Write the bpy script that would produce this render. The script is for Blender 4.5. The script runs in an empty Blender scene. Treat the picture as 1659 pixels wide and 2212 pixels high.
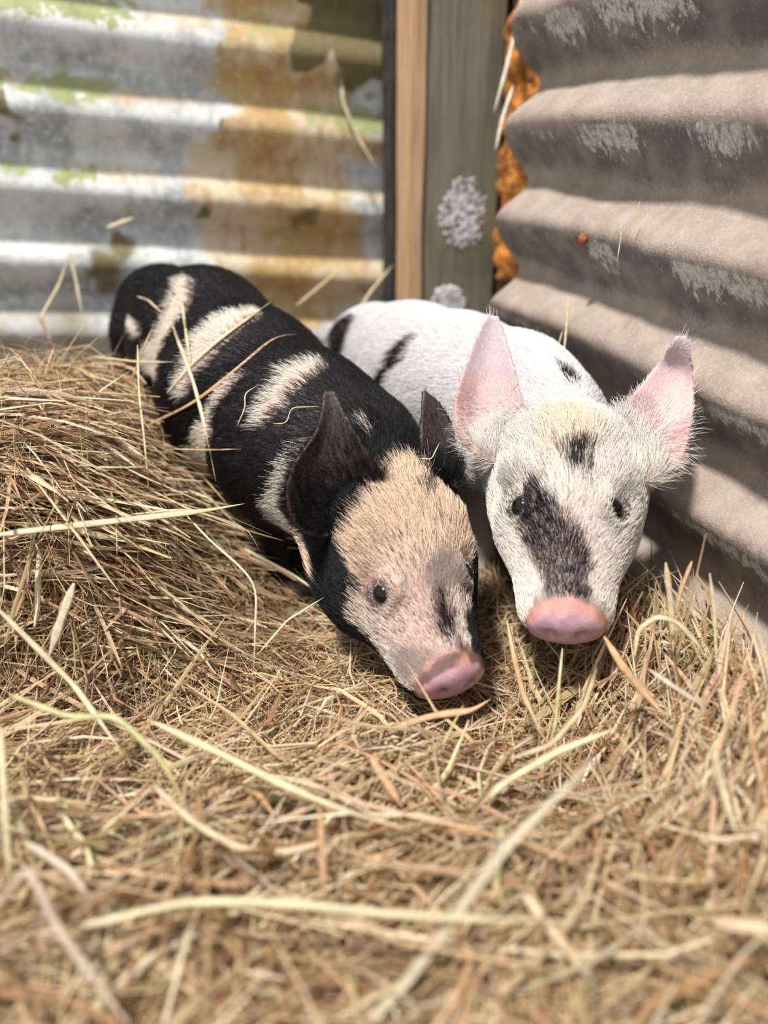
import bpy, math, random
import numpy as np
from mathutils import Vector
from mathutils.bvhtree import BVHTree

SC = bpy.context.scene
COL = SC.collection
rng = np.random.default_rng(7)
random.seed(7)

# ------------------------------------------------------------------ camera, sky, sun, exposure
PITCH = math.radians(25.0)
FPX = 1660.0
CAM = np.array([0.0, 0.0, 0.40])
cd = bpy.data.cameras.new('camera')
cam = bpy.data.objects.new('camera', cd)
COL.objects.link(cam)
cam.location = CAM
cam.rotation_euler = (math.pi / 2 - PITCH, 0, 0)
cd.sensor_fit = 'VERTICAL'
cd.sensor_height = 36.0
cd.lens = FPX / 2212 * 36.0
cd.clip_start = 0.01
cd.dof.use_dof = True
cd.dof.focus_distance = 0.495
cd.dof.aperture_fstop = 3.0
SC.camera = cam

world = bpy.data.worlds.new('sky')
SC.world = world
world.use_nodes = True
bg = world.node_tree.nodes['Background']
bg.inputs[0].default_value = (0.92, 0.96, 1.0, 1)
bg.inputs[1].default_value = 0.80

sd = bpy.data.lights.new('sun', 'SUN')
sun = bpy.data.objects.new('sun', sd)
COL.objects.link(sun)
sd.energy = 5.5
sd.angle = math.radians(6)
sd.color = (1.0, 0.96, 0.90)
sun.rotation_euler = Vector((0.30, 0.30, -1.0)).to_track_quat('-Z', 'Y').to_euler()   # high, from behind the left shoulder

SC.view_settings.view_transform = 'Standard'
SC.view_settings.look = 'None'
SC.view_settings.gamma = 1.0
SC.view_settings.exposure = 0.0
SC.view_settings.use_curve_mapping = False
SC.cycles.max_bounces = 6
SC.cycles.diffuse_bounces = 3
SC.cycles.glossy_bounces = 2
SC.cycles.transmission_bounces = 2
SC.cycles.transparent_max_bounces = 4

# ------------------------------------------------------------------ measuring helpers
CF = np.array([0, math.cos(PITCH), -math.sin(PITCH)])
CR = np.array([1.0, 0, 0])
CU = np.array([0, math.sin(PITCH), math.cos(PITCH)])


def ray(x, y):
    return CF + CR * (x - 829.5) / FPX + CU * (1106 - y) / FPX


def at(x, y, d):
    "the point of the place seen in direction (x, y) at depth d"
    return CAM + ray(x, y) * d


def unit(v):
    v = np.asarray(v, float)
    return v / max(np.linalg.norm(v), 1e-12)


# ------------------------------------------------------------------ noise in numpy
def _hash(ix, iy, iz, seed):
    n = (ix * 374761393 + iy * 668265263 + iz * 2147483647 + seed * 1274126177) & 0xFFFFFFFF
    n = ((n ^ (n >> 13)) * 1274126177) & 0xFFFFFFFF
    n = n ^ (n >> 16)
    return (n & 0xFFFF) / 65535.0


def noise3(P, scale, seed=0):
    q = np.asarray(P, float) * scale + 1000.0
    i = np.floor(q).astype(np.int64)
    f = q - i
    f = f * f * (3 - 2 * f)
    out = 0
    for a in (0, 1):
        for b in (0, 1):
            for c in (0, 1):
                w = (f[:, 0] if a else 1 - f[:, 0]) * (f[:, 1] if b else 1 - f[:, 1]) * (f[:, 2] if c else 1 - f[:, 2])
                out = out + w * _hash(i[:, 0] + a, i[:, 1] + b, i[:, 2] + c, seed)
    return out * 2 - 1


def lerp(a, b, t):
    t = np.asarray(t)[..., None]
    return np.asarray(a) * (1 - t) + np.asarray(b) * t


def sstep(a, b, x):
    t = np.clip((x - a) / (b - a), 0, 1)
    return t * t * (3 - 2 * t)


# ------------------------------------------------------------------ object helpers
def tag(o, label=None, cat=None, group=None, kind=None):
    if label: o['label'] = label
    if cat: o['category'] = cat
    if group: o['group'] = group
    if kind: o['kind'] = kind
    return o


def empty(name, loc=(0, 0, 0)):
    o = bpy.data.objects.new(name, None)
    o.empty_display_size = 0.02
    o.location = tuple(float(v) for v in loc)
    COL.objects.link(o)
    return o


def np_mesh(name, V, quads=None, tris=None, smooth=True):
    me = bpy.data.meshes.new(name)
    V = np.asarray(V, np.float32)
    polys = []
    nq = 0 if quads is None else len(quads)
    nt = 0 if tris is None else len(tris)
    loops = []
    if nq: loops.append(np.asarray(quads, np.int32).ravel())
    if nt: loops.append(np.asarray(tris, np.int32).ravel())
    loops = np.concatenate(loops)
    me.vertices.add(len(V))
    me.vertices.foreach_set('co', V.ravel())
    me.loops.add(len(loops))
    me.loops.foreach_set('vertex_index', loops)
    me.polygons.add(nq + nt)
    starts = np.concatenate([np.arange(nq) * 4, nq * 4 + np.arange(nt) * 3]).astype(np.int32)
    me.polygons.foreach_set('loop_start', starts)
    me.polygons.foreach_set('use_smooth', np.full(nq + nt, smooth))
    me.update(calc_edges=True)
    me.validate()
    return me


def link(name, me, mat=None, parent=None, world_space=True):
    o = bpy.data.objects.new(name, me)
    COL.objects.link(o)
    if mat is not None: me.materials.append(mat)
    if parent is not None:
        o.parent = parent
        if world_space:
            o.matrix_parent_inverse.identity()
            o.location = -parent.location if parent.parent is None else (0, 0, 0)
    return o


def set_col(me, name, C, dom='POINT'):
    a = me.attributes.new(name, 'FLOAT_COLOR', dom)
    C = np.asarray(C, np.float32)
    if C.shape[1] == 3: C = np.hstack([C, np.ones((len(C), 1), np.float32)])
    a.data.foreach_set('color', C.ravel())


def bez_tube(pts, radii, nseg=10, flat=1.0):
    "closed tapered tube along points; returns V, quads"
    P = np.array(pts, float)
    n = len(P)
    T = np.gradient(P, axis=0)
    T /= np.linalg.norm(T, axis=1)[:, None] + 1e-9
    ref = np.array([0.1, 0.2, 1.0]) if abs(unit(T[0])[2]) < 0.9 else np.array([1.0, 0, 0])
    V = []
    for i in range(n):
        s = unit(np.cross(T[i], ref)); u = np.cross(s, T[i])
        for k in range(nseg):
            a = 2 * math.pi * k / nseg
            V.append(P[i] + radii[i] * (s * math.cos(a) + u * math.sin(a) * flat))
    Q = []
    for i in range(n - 1):
        for k in range(nseg):
            a = i * nseg + k; b = i * nseg + (k + 1) % nseg
            Q.append((a, b, b + nseg, a + nseg))
    V.append(P[0]); V.append(P[-1])
    Tn = []
    for k in range(nseg):
        Tn.append((len(V) - 2, (k + 1) % nseg, k))
        Tn.append((len(V) - 1, (n - 1) * nseg + k, (n - 1) * nseg + (k + 1) % nseg))
    return np.array(V), Q, Tn


# ------------------------------------------------------------------ materials
def new_mat(name):
    m = bpy.data.materials.new(name)
    m.use_nodes = True
    nt = m.node_tree
    return m, nt, nt.nodes['Principled BSDF']


class NT:
    "tiny helper to write node trees"
    def __init__(s, nt): s.nt = nt; s.n = nt.nodes; s.l = nt.links

    def node(s, t, **kw):
        nd = s.n.new(t)
        for k, v in kw.items(): setattr(nd, k, v)
        return nd

    def put(s, inp, v):
        if hasattr(v, 'is_output'): s.l.new(v, inp)
        else: inp.default_value = v

    def attr(s, name, out='Color'): return s.node('ShaderNodeAttribute', attribute_name=name).outputs[out]

    def obj(s): return s.node('ShaderNodeTexCoord').outputs['Object']

    def mapping(s, vec, scale=(1, 1, 1), rot=(0, 0, 0)):
        m = s.node('ShaderNodeMapping'); s.l.new(vec, m.inputs[0])
        m.inputs['Scale'].default_value = scale; m.inputs['Rotation'].default_value = rot
        return m.outputs[0]

    def noise(s, vec, scale, detail=4, rough=0.6, dist=0.0):
        m = s.node('ShaderNodeTexNoise'); s.l.new(vec, m.inputs['Vector'])
        m.inputs['Scale'].default_value = scale; m.inputs['Detail'].default_value = detail
        m.inputs['Roughness'].default_value = rough; m.inputs['Distortion'].default_value = dist
        return m.outputs['Fac']

    def ramp(s, fac, a, b, lo=0.0, hi=1.0):
        m = s.node('ShaderNodeMapRange', interpolation_type='SMOOTHSTEP'); s.put(m.inputs[0], fac)
        m.inputs[1].default_value = a; m.inputs[2].default_value = b
        m.inputs[3].default_value = lo; m.inputs[4].default_value = hi
        return m.outputs[0]

    def math(s, op, a, b=0.0):
        m = s.node('ShaderNodeMath', operation=op); s.put(m.inputs[0], a); s.put(m.inputs[1], b)
        return m.outputs[0]

    def mix(s, fac, a, b):
        m = s.node('ShaderNodeMix', data_type='RGBA'); s.put(m.inputs[0], fac)
        s.put(m.inputs[6], a if hasattr(a, 'is_output') else (*a, 1)); s.put(m.inputs[7], b if hasattr(b, 'is_output') else (*b, 1))
        return m.outputs[2]

    def sep(s, c):
        m = s.node('ShaderNodeSeparateColor'); s.l.new(c, m.inputs[0]); return m.outputs

    def bump(s, h, strength, dist, bsdf):
        m = s.node('ShaderNodeBump'); m.inputs['Strength'].default_value = strength
        m.inputs['Distance'].default_value = dist; s.l.new(h, m.inputs['Height'])
        s.l.new(m.outputs[0], bsdf.inputs['Normal'])


def mat_hay(name='dry_hay', gloss=0.45):
    m, nt, b = new_mat(name); N = NT(nt)
    c = N.attr('tint')
    n = N.noise(N.mapping(N.obj(), (1, 1, 1)), 900, 2)
    c2 = N.mix(N.ramp(n, 0.35, 0.7), c, N.mix(0.35, c, (0.20, 0.12, 0.05)))
    N.l.new(c2, b.inputs['Base Color'])
    b.inputs['Roughness'].default_value = gloss
    b.inputs['Specular IOR Level'].default_value = 0.45
    tr = N.node('ShaderNodeBsdfTranslucent'); N.l.new(c2, tr.inputs[0])
    mx = N.node('ShaderNodeMixShader'); mx.inputs[0].default_value = 0.16
    N.l.new(b.outputs[0], mx.inputs[1]); N.l.new(tr.outputs[0], mx.inputs[2])
    N.l.new(mx.outputs[0], nt.nodes['Material Output'].inputs[0])
    return m


def mat_ground():
    m, nt, b = new_mat('dark_chaff'); N = NT(nt)
    n = N.noise(N.obj(), 60, 6, 0.7)
    c = N.mix(N.ramp(n, 0.35, 0.7), (0.035, 0.022, 0.012), (0.20, 0.135, 0.075))
    N.l.new(c, b.inputs['Base Color']); b.inputs['Roughness'].default_value = 0.95
    N.bump(N.noise(N.obj(), 220, 4), 0.8, 0.01, b)
    return m


def mat_left_wall():
    m, nt, b = new_mat('weathered_galvanised_iron'); N = NT(nt)
    o = N.obj()
    r, g, w = N.sep(N.attr('stain'))[:3]          # rust, moss, ochre
    big = N.noise(o, 14, 5, 0.65)
    fine = N.noise(o, 120, 4, 0.7)
    streak = N.noise(N.mapping(o, (60, 60, 8)), 1.0, 4, 0.6)
    base = N.mix(N.ramp(big, 0.38, 0.62), (0.36, 0.38, 0.39), (0.72, 0.73, 0.71))
    base = N.mix(N.ramp(fine, 0.48, 0.66, 0, 0.8), base, (0.80, 0.81, 0.78))
    base = N.mix(N.ramp(streak, 0.52, 0.72, 0, 0.5), base, (0.32, 0.28, 0.24))
    och = N.mix(N.ramp(big, 0.42, 0.58), (0.50, 0.34, 0.14), (0.66, 0.56, 0.40))
    och = N.mix(N.ramp(streak, 0.48, 0.68, 0, .8), och, (0.42, 0.24, 0.10))
    och = N.mix(N.ramp(fine, 0.52, 0.7, 0, 0.7), och, (0.72, 0.62, 0.46))
    f1 = N.ramp(N.math('ADD', r, N.math('MULTIPLY', N.math('SUBTRACT', fine, 0.5), 1.4)), 0.25, 0.78)
    c = N.mix(f1, base, och)
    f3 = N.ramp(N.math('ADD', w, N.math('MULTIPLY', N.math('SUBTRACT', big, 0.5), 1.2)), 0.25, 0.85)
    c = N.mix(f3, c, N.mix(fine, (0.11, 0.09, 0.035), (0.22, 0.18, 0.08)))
    f2 = N.ramp(N.math('ADD', g, N.math('MULTIPLY', N.math('SUBTRACT', fine, 0.5), 2.4)), 0.35, 0.9)
    c = N.mix(f2, c, N.mix(N.noise(o, 60, 3), (0.16, 0.20, 0.05), (0.45, 0.47, 0.22)))
    N.l.new(c, b.inputs['Base Color'])
    b.inputs['Roughness'].default_value = 0.62
    b.inputs['Metallic'].default_value = 0.0
    N.bump(fine, 0.35, 0.003, b)
    return m


def mat_right_wall():
    m, nt, b = new_mat('dusty_dark_corrugated_sheet'); N = NT(nt)
    o = N.obj()
    s = N.sep(N.attr('stain'))
    dust, streakm, rust = s[0], s[1], s[2]
    fine = N.noise(o, 330, 4, 0.75)
    grit = N.noise(o, 900, 2, 0.6)
    mid = N.noise(o, 40, 5, 0.6)
    st = N.noise(N.mapping(o, (150, 150, 22)), 1.0, 4, 0.7, 0.4)
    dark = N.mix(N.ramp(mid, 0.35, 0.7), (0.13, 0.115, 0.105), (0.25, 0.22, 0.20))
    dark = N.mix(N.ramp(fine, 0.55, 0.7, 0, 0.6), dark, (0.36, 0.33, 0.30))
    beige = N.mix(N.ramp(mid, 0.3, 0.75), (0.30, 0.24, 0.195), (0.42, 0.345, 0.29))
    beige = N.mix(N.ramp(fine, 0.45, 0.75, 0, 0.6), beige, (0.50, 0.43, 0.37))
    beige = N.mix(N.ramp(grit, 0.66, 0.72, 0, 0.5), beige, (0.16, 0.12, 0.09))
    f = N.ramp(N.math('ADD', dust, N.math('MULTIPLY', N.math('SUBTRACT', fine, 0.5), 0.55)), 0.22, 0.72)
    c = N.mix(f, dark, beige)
    fs = N.ramp(N.math('ADD', streakm, N.math('MULTIPLY', N.math('SUBTRACT', st, 0.5), 2.0)), 0.62, 0.95)
    c = N.mix(N.math('MULTIPLY', fs, N.ramp(fine, 0.35, 0.6, 0.35, 1.0)), c, (0.66, 0.65, 0.60))
    c = N.mix(N.ramp(rust, 0.4, 0.7), c, (0.30, 0.085, 0.035))
    N.l.new(c, b.inputs['Base Color'])
    b.inputs['Roughness'].default_value = 0.7
    N.bump(N.math('ADD', fine, N.math('MULTIPLY', mid, 0.8)), 0.55, 0.0025, b)
    return m


def mat_post():
    m, nt, b = new_mat('olive_grey_painted_timber'); N = NT(nt)
    o = N.obj()
    g = N.noise(N.mapping(o, (160, 160, 9)), 1.0, 5, 0.65)
    fine = N.noise(o, 260, 3)
    c = N.mix(N.ramp(g, 0.3, 0.7), (0.13, 0.118, 0.075), (0.235, 0.21, 0.14))
    c = N.mix(N.ramp(fine, 0.68, 0.74, 0, 0.6), c, (0.42, 0.40, 0.36))
    N.l.new(c, b.inputs['Base Color']); b.inputs['Roughness'].default_value = 0.8
    N.bump(g, 0.5, 0.002, b)
    return m


def mat_timber():
    m, nt, b = new_mat('raw_tan_timber'); N = NT(nt)
    o = N.obj()
    g = N.noise(N.mapping(o, (220, 220, 10)), 1.0, 5, 0.65)
    c = N.mix(N.ramp(g, 0.3, 0.7), (0.40, 0.23, 0.12), (0.62, 0.41, 0.25))
    N.l.new(c, b.inputs['Base Color']); b.inputs['Roughness'].default_value = 0.75
    N.bump(g, 0.5, 0.002, b)
    return m


def mat_simple(name, a, bcol, scale=60, rough=0.8, bump=0.4, metallic=0.0, dist=0.003):
    m, nt, b = new_mat(name); N = NT(nt)
    n = N.noise(N.obj(), scale, 5, 0.65)
    N.l.new(N.mix(N.ramp(n, 0.35, 0.68), a, bcol), b.inputs['Base Color'])
    b.inputs['Roughness'].default_value = rough; b.inputs['Metallic'].default_value = metallic
    N.bump(n, bump, dist, b)
    return m


def mat_skin():
    m, nt, b = new_mat('piglet_skin'); N = NT(nt)
    c = N.attr('skin')
    n = N.noise(N.obj(), 420, 3)
    c = N.mix(N.ramp(n, 0.3, 0.8, 0, 0.35), c, N.mix(0.5, c, (0.30, 0.16, 0.13)))
    N.l.new(c, b.inputs['Base Color'])
    b.inputs['Roughness'].default_value = 0.52
    b.inputs['Subsurface Weight'].default_value = 0.18
    b.inputs['Subsurface Radius'].default_value = (0.006, 0.0025, 0.0015)
    b.inputs['Subsurface Scale'].default_value = 1.0
    N.bump(N.noise(N.obj(), 700, 3), 0.25, 0.0012, b)
    return m


def mat_hair():
    m, nt, b = new_mat('piglet_bristle'); N = NT(nt)
    N.l.new(N.attr('tint'), b.inputs['Base Color'])
    b.inputs['Roughness'].default_value = 0.40
    b.inputs['Specular IOR Level'].default_value = 0.22
    return m


HAY = mat_hay(); SKIN = mat_skin(); HAIR = mat_hair()

# ------------------------------------------------------------------ the setting: ground, two iron walls in a corner
AZ = math.radians(-18.0)
DR = np.array([math.sin(AZ), math.cos(AZ), 0.0])      # along the right wall, away from the camera
NR = np.array([math.cos(AZ), -math.sin(AZ), 0.0])     # towards the right wall
QR = 0.352                                            # distance of the right wall
PL = 0.955                                            # distance of the left wall
Z = np.array([0, 0, 1.0])

BOUND = 3.0


def blobmask(P, blobs):
    m = np.zeros(len(P))
    for (c, r) in blobs:
        d = np.linalg.norm((P - c) / r, axis=1)
        m = np.maximum(m, 1 - sstep(0.4, 1.3, d))
    return m


def hit_plane(x, y, n, c):
    r = ray(x, y)
    return CAM + r * ((c - n @ CAM) / (n @ r))


def grid_quads(nu, nv):
    i = np.arange(nu - 1)[:, None] * nv + np.arange(nv - 1)[None, :]
    i = i.ravel()
    return np.stack([i, i + nv, i + nv + 1, i + 1], 1)


def right_wall():
    s = np.linspace(-0.16, 0.702, 560); z = np.linspace(-0.03, 0.75, 520)
    S, Zg = np.meshgrid(s, z, indexing='ij')
    S = S.ravel(); Zg = Zg.ravel()
    P0 = np.stack([S, Zg, S * 0], 1)
    # dark (down facing) bands sit at z = 0.472 - k * 0.0785
    warp = 0.006 * noise3(P0, 3.0, 3) + 0.004 * np.sin(S * 7)
    ph = 2 * math.pi * (Zg + warp - 0.474) / 0.0785
    # bulge towards the room is maximal just above the dark band
    prof = np.sin(ph) - 0.16 * np.sin(2 * ph)
    amp = 0.0125 * (1 + 0.2 * noise3(P0, 5, 4))
    dents = 0.0035 * noise3(P0, 9, 5) + 0.0012 * noise3(P0, 45, 6)
    n = QR - amp * prof + dents
    # ragged scalloped far end
    end = 0.012 * np.cos(ph) + 0.006 * noise3(P0, 30, 8)
    S2 = S + np.where(S > 0.62, (S - 0.62) / 0.075, 0) * end
    V = DR[None] * S2[:, None] + NR[None] * n[:, None] + Z[None] * Zg[:, None]
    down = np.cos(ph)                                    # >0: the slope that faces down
    # dirt lies on the slopes that face up; the underside of each rib is darker, with lime runs
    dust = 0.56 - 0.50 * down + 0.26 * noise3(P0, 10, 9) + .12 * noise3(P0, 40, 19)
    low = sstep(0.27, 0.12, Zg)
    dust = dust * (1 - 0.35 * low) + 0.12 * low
    edge = np.exp(-((((ph / (2 * math.pi)) % 1.0) - 0.17) / 0.10) ** 2)    # just under the crest
    edge2 = 0.45 * np.clip(down, 0, 1)
    patch = 0.5 + 0.75 * noise3(P0, 11, 10)
    stm = np.clip(edge * 0.75 + edge2, 0, 1) * np.clip(patch, 0, 1)
    for (px, py, rr) in ((1330, 285, .035), (1390, 60, .05), (1310, 560, .02), (1545, 555, .03), (1650, 560, .03), (1230, 90, .03), (1590, 230, .03), (1480, 990, .02)):
        c = hit_plane(px, py, NR, QR)
        stm = np.maximum(stm, 0.95 * blobmask(V, [(c, rr * 1.5)]) * np.clip(edge + edge2 * 1.6, 0, 1))
    rust = blobmask(V, [(hit_plane(1257, 516, NR, QR - .004), 0.0075)]) + 0.9 * blobmask(V, [(hit_plane(1080, 600, NR, QR), 0.02)]) * np.clip(down + .3, 0, 1)
    me = np_mesh('wall_right', V, grid_quads(560, 520))
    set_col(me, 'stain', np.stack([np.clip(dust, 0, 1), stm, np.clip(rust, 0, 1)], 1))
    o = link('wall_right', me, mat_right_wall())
    tag(o, 'dusty beige and dark grey corrugated iron sheet wall beside the white piglet', kind='structure')
    so = o.modifiers.new('thick', 'SOLIDIFY'); so.thickness = 0.0015; so.offset = 1.0
    return o


def left_wall():
    s = np.linspace(-0.62, 0.62, 520); z = np.linspace(-0.03, 0.95, 440)
    S, Zg = np.meshgrid(s, z, indexing='ij'); S = S.ravel(); Zg = Zg.ravel()
    P0 = np.stack([S, Zg, S * 0], 1)
    zz = Zg + 0.085 * (S + 0.10) + 0.004 * noise3(P0, 4, 21)
    ph = 2 * math.pi * (zz - 0.503) / 0.0765
    prof = np.sin(ph)
    n = PL - 0.0095 * prof + 0.003 * noise3(P0, 8, 22)
    V = NR[None] * S[:, None] + DR[None] * n[:, None] + Z[None] * Zg[:, None]
    up = np.clip(-np.cos(ph), 0, 1)
    hp = lambda x, y: hit_plane(x, y, DR, PL)
    V0 = V
    V = V + .030 * np.stack([noise3(V, 22, 51), noise3(V, 22, 52), noise3(V, 22, 53)], 1) + .014 * np.stack([noise3(V, 70, 54), noise3(V, 70, 55), noise3(V, 70, 56)], 1)
    rust = 0
    for (x, y, rx, rz) in ((620, 420, .13, .06), (640, 520, .13, .06), (520, 300, .08, .035), (700, 330, .08, .05), (560, 130, .10, .045), (680, 200, .09, .05), (620, 620, .14, .05), (450, 350, .05, .03), (640, 60, .08, .05)):
        d = V - hp(x, y)
        q = np.sqrt((d @ NR / rx) ** 2 + (d[:, 2] / rz) ** 2)
        rust = np.maximum(rust, 1 - sstep(0.55, 1.15, q))
    for (x, y, rr) in ((820, 430, .045), (830, 500, .04), (800, 235, .03)):
        rust = rust * (1 - blobmask(V, [(hp(x, y), rr)]))
    dk = 0
    for (x, y, rx, rz) in ((800, 60, .06, .075), (820, 150, .03, .03), (720, 20, .03, .06)):
        d = V - hp(x, y); q = np.sqrt((d @ NR / rx) ** 2 + (d[:, 2] / rz) ** 2)
        dk = np.maximum(dk, 1 - sstep(0.7, 1.15, q))
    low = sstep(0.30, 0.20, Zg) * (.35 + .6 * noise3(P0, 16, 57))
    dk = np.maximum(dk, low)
    for (x, y, rr) in ((465, 245, .010), (428, 425, .014), (650, 480, .03), (60, 260, .02), (225, 560, .03)):
        dk = np.maximum(dk, 0.85 * blobmask(V, [(hp(x, y), rr)]))
    ms = 0
    for (x, y, rr, k) in ((60, 5, .04, 1), (190, 15, .045, 1), (30, 190, .025, .9), (180, 200, .035, 1.05), (290, 225, .015, .7), (50, 370, .02, .6), (180, 385, .03, .85), (640, 40, .03, .55), (790, 270, .045, .75), (700, 245, .04, .6), (600, 75, .03, .5), (220, 130, .02, .3)):
        ms = np.maximum(ms, k * blobmask(V, [(hp(x, y), rr)]))
    rust = np.maximum(rust, .50 * up * np.clip(.75 + noise3(V0, 14, 58), 0, 1.2)); ms = ms * (.35 + .9 * up)
    me = np_mesh('wall_left', V0, grid_quads(520, 440))
    set_col(me, 'stain', np.clip(np.stack([rust, ms, dk], 1), 0, 1))
    o = link('wall_left', me, mat_left_wall())
    tag(o, 'weathered galvanised corrugated wall with moss and ochre rust behind the black piglet', kind='structure')
    so = o.modifiers.new('thick', 'SOLIDIFY'); so.thickness = 0.0015; so.offset = 1.0
    return o


right_wall(); left_wall()


def board(name, a0, a1, d0, d1, z0, z1, mat, parent=None, bev=0.003, wob=0.0015, seed=1, base=None):
    "upright board; a = along the left wall, d = away along the right wall"
    nu, nv, nw = 7, 7, 60
    V = []; idx = {}
    import bmesh
    bm = bmesh.new()
    bmesh.ops.create_cube(bm, size=1)
    for v in bm.verts:
        v.co = Vector(((a0 + a1) / 2 + v.co.x * (a1 - a0), (d0 + d1) / 2 + v.co.y * (d1 - d0), (z0 + z1) / 2 + v.co.z * (z1 - z0)))
    bmesh.ops.bevel(bm, geom=[e for e in bm.edges], offset=bev, segments=2, affect='EDGES')
    long = [e for e in bm.edges if abs(e.verts[0].co.z - e.verts[1].co.z) > (z1 - z0) * 0.5]
    bmesh.ops.subdivide_edges(bm, edges=long, cuts=40, use_grid_fill=True)
    co = np.array([v.co[:] for v in bm.verts])
    w = wob * np.stack([noise3(co * [1, 1, .2], 60, seed), noise3(co * [1, 1, .2], 60, seed + 1), co[:, 0] * 0], 1)
    co = co + w
    Wd = NR[None] * co[:, 0:1] + DR[None] * co[:, 1:2] + Z[None] * co[:, 2:3]
    for v, c in zip(bm.verts, Wd): v.co = c
    me = bpy.data.meshes.new(name); bm.to_mesh(me); bm.free()
    return link(name, me, mat, parent)


# the post in the corner: olive front board, raw timber batten on its left, lime splashes
PD = 0.835
pa = lambda x, y=330, d=PD: float(hit_plane(x, y, DR, d) @ NR)
post = empty('wooden_post', NR * pa(1000) + DR * (PD + .02) + Z * -0.03)
tag(post, 'upright olive-grey timber post with a tan edge in the wall corner', 'post')
board('front_board', pa(918), pa(1082), PD, PD + 0.040, -0.03, 0.80, mat_post(), post, seed=3)
tb = board('batten', pa(889), pa(917), PD - .002, PD + 0.05, -0.03, 0.80, mat_timber(), post, bev=.002, seed=5)
tb['label'] = 'raw tan timber strip'


def splatter(name, px, py, rx, ry, seed, parent):
    r = np.random.default_rng(seed)
    Vs, Ts = [], []
    c0 = hit_plane(px, py, DR, PD)
    for k in range(230):
        a = r.uniform(0, 6.28); q = math.sqrt(r.uniform(0, 1))
        off = NR * (rx * q * math.cos(a)) + Z * (ry * q * math.sin(a))
        rr = r.uniform(.0018, .006) * (1.25 - q * 0.7)
        n = 9
        base = len(Vs)
        cc = c0 + off - DR * 0.0006
        ring = []
        for j in range(n):
            b = 2 * math.pi * j / n; q2 = rr * r.uniform(.65, 1.25)
            Vs.append(cc + NR * q2 * math.cos(b) + Z * q2 * 1.25 * math.sin(b) + DR * .001)
        for j in range(n):
            b = 2 * math.pi * j / n; q2 = rr * .55
            Vs.append(cc + NR * q2 * math.cos(b) + Z * q2 * 1.2 * math.sin(b) - DR * r.uniform(.0002, .0010))
        Vs.append(cc - DR * .0009)
        for j in range(n):
            j2 = (j + 1) % n
            Ts += [(base + j, base + j2, base + n + j2), (base + j, base + n + j2, base + n + j), (base + n + j, base + n + j2, base + 2 * n)]
    me = np_mesh(name, np.array(Vs), tris=Ts)
    o = link(name, me, mat_simple('flaking_lime', (0.42, 0.36, 0.36), (0.80, 0.78, 0.80), 150, 0.9, 0.6), parent)
    o['label'] = 'crusty pale lime splash'
    return o


splatter('lime_splash', 1002, 462, 0.029, 0.037, 1, post)
splatter('lime_splash', 968, 655, 0.020, 0.018, 2, post)

# orange crumbly filler between the post and the end of the right sheet
def filler():
    r = np.random.default_rng(5)
    Vs, Qs, Ts = [], [], []
    nz, na = 90, 20
    zt = np.linspace(0.27, 0.66, nz)
    cen = NR * (QR + 0.062) + DR * (PD - 0.032)
    for i, zz in enumerate(zt):
        for j in range(na):
            a = 2 * math.pi * j / na
            p = np.array([[math.cos(a), math.sin(a), zz * 25]])
            rr = 0.019 * (1 + 0.45 * noise3(p, 1.4, 5)[0] + 0.3 * noise3(p, 3.7, 6)[0])
            if i == 0 or i == nz - 1: rr = 0.002
            Vs.append(cen + NR * rr * math.cos(a) + DR * rr * 1.0 * math.sin(a) + Z * zz)
    q = []
    for i in range(nz - 1):
        for j in range(na):
            a = i * na + j; b = i * na + (j + 1) % na
            q.append((a, b, b + na, a + na))
    me = np_mesh('gap_filler', np.array(Vs), q)
    o = link('gap_filler', me, mat_simple('orange_rust_crumbs', (0.16, 0.05, 0.010), (0.80, 0.30, 0.045), 75, 0.9, 0.8, dist=.006))
    tag(o, 'orange crumbly rusted filler in the gap right of the olive post', 'filler')


filler()
# near-black strip behind the batten, standing in for the shade of the slot
bb = board('slot_shade_strip', pa(846, 330, .90), pa(900, 330, .90), 0.893, 0.935, -0.03, 0.8,
           mat_simple('slot_shade_dark', (0.012, 0.010, 0.009), (0.05, 0.04, 0.032), 60, 0.9), seed=9)
tag(bb, 'near-black upright strip standing in for shade in the slot left of the tan timber strip', 'board')
sb = board('gap_backing', QR + .060, QR + .13, PD - .004, PD + .03, -0.03, 0.8,  # added backing that keeps the sky from showing through the corner gap
           mat_simple('dark_backing', (0.03, 0.018, 0.012), (0.13, 0.075, 0.04), 90, 0.9), seed=11)
tag(sb, 'dark backing board added behind the orange filler to close the corner gap', 'board')
# nail with a rusty washer on the right sheet
nc = hit_plane(1257, 516, NR, QR - 0.012)
V, Q, T = bez_tube([nc + NR * .004, nc, nc - NR * .0012, nc - NR * .0022], [.0042, .0040, .0034, .0012], 14)
nl = link('nail', np_mesh('nail', V, Q, T), mat_simple('red_rust', (0.20, 0.05, 0.025), (0.42, 0.14, 0.08), 300, 0.9))
tag(nl, 'small round rusty red nail head on the right corrugated wall', 'nail')


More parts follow.
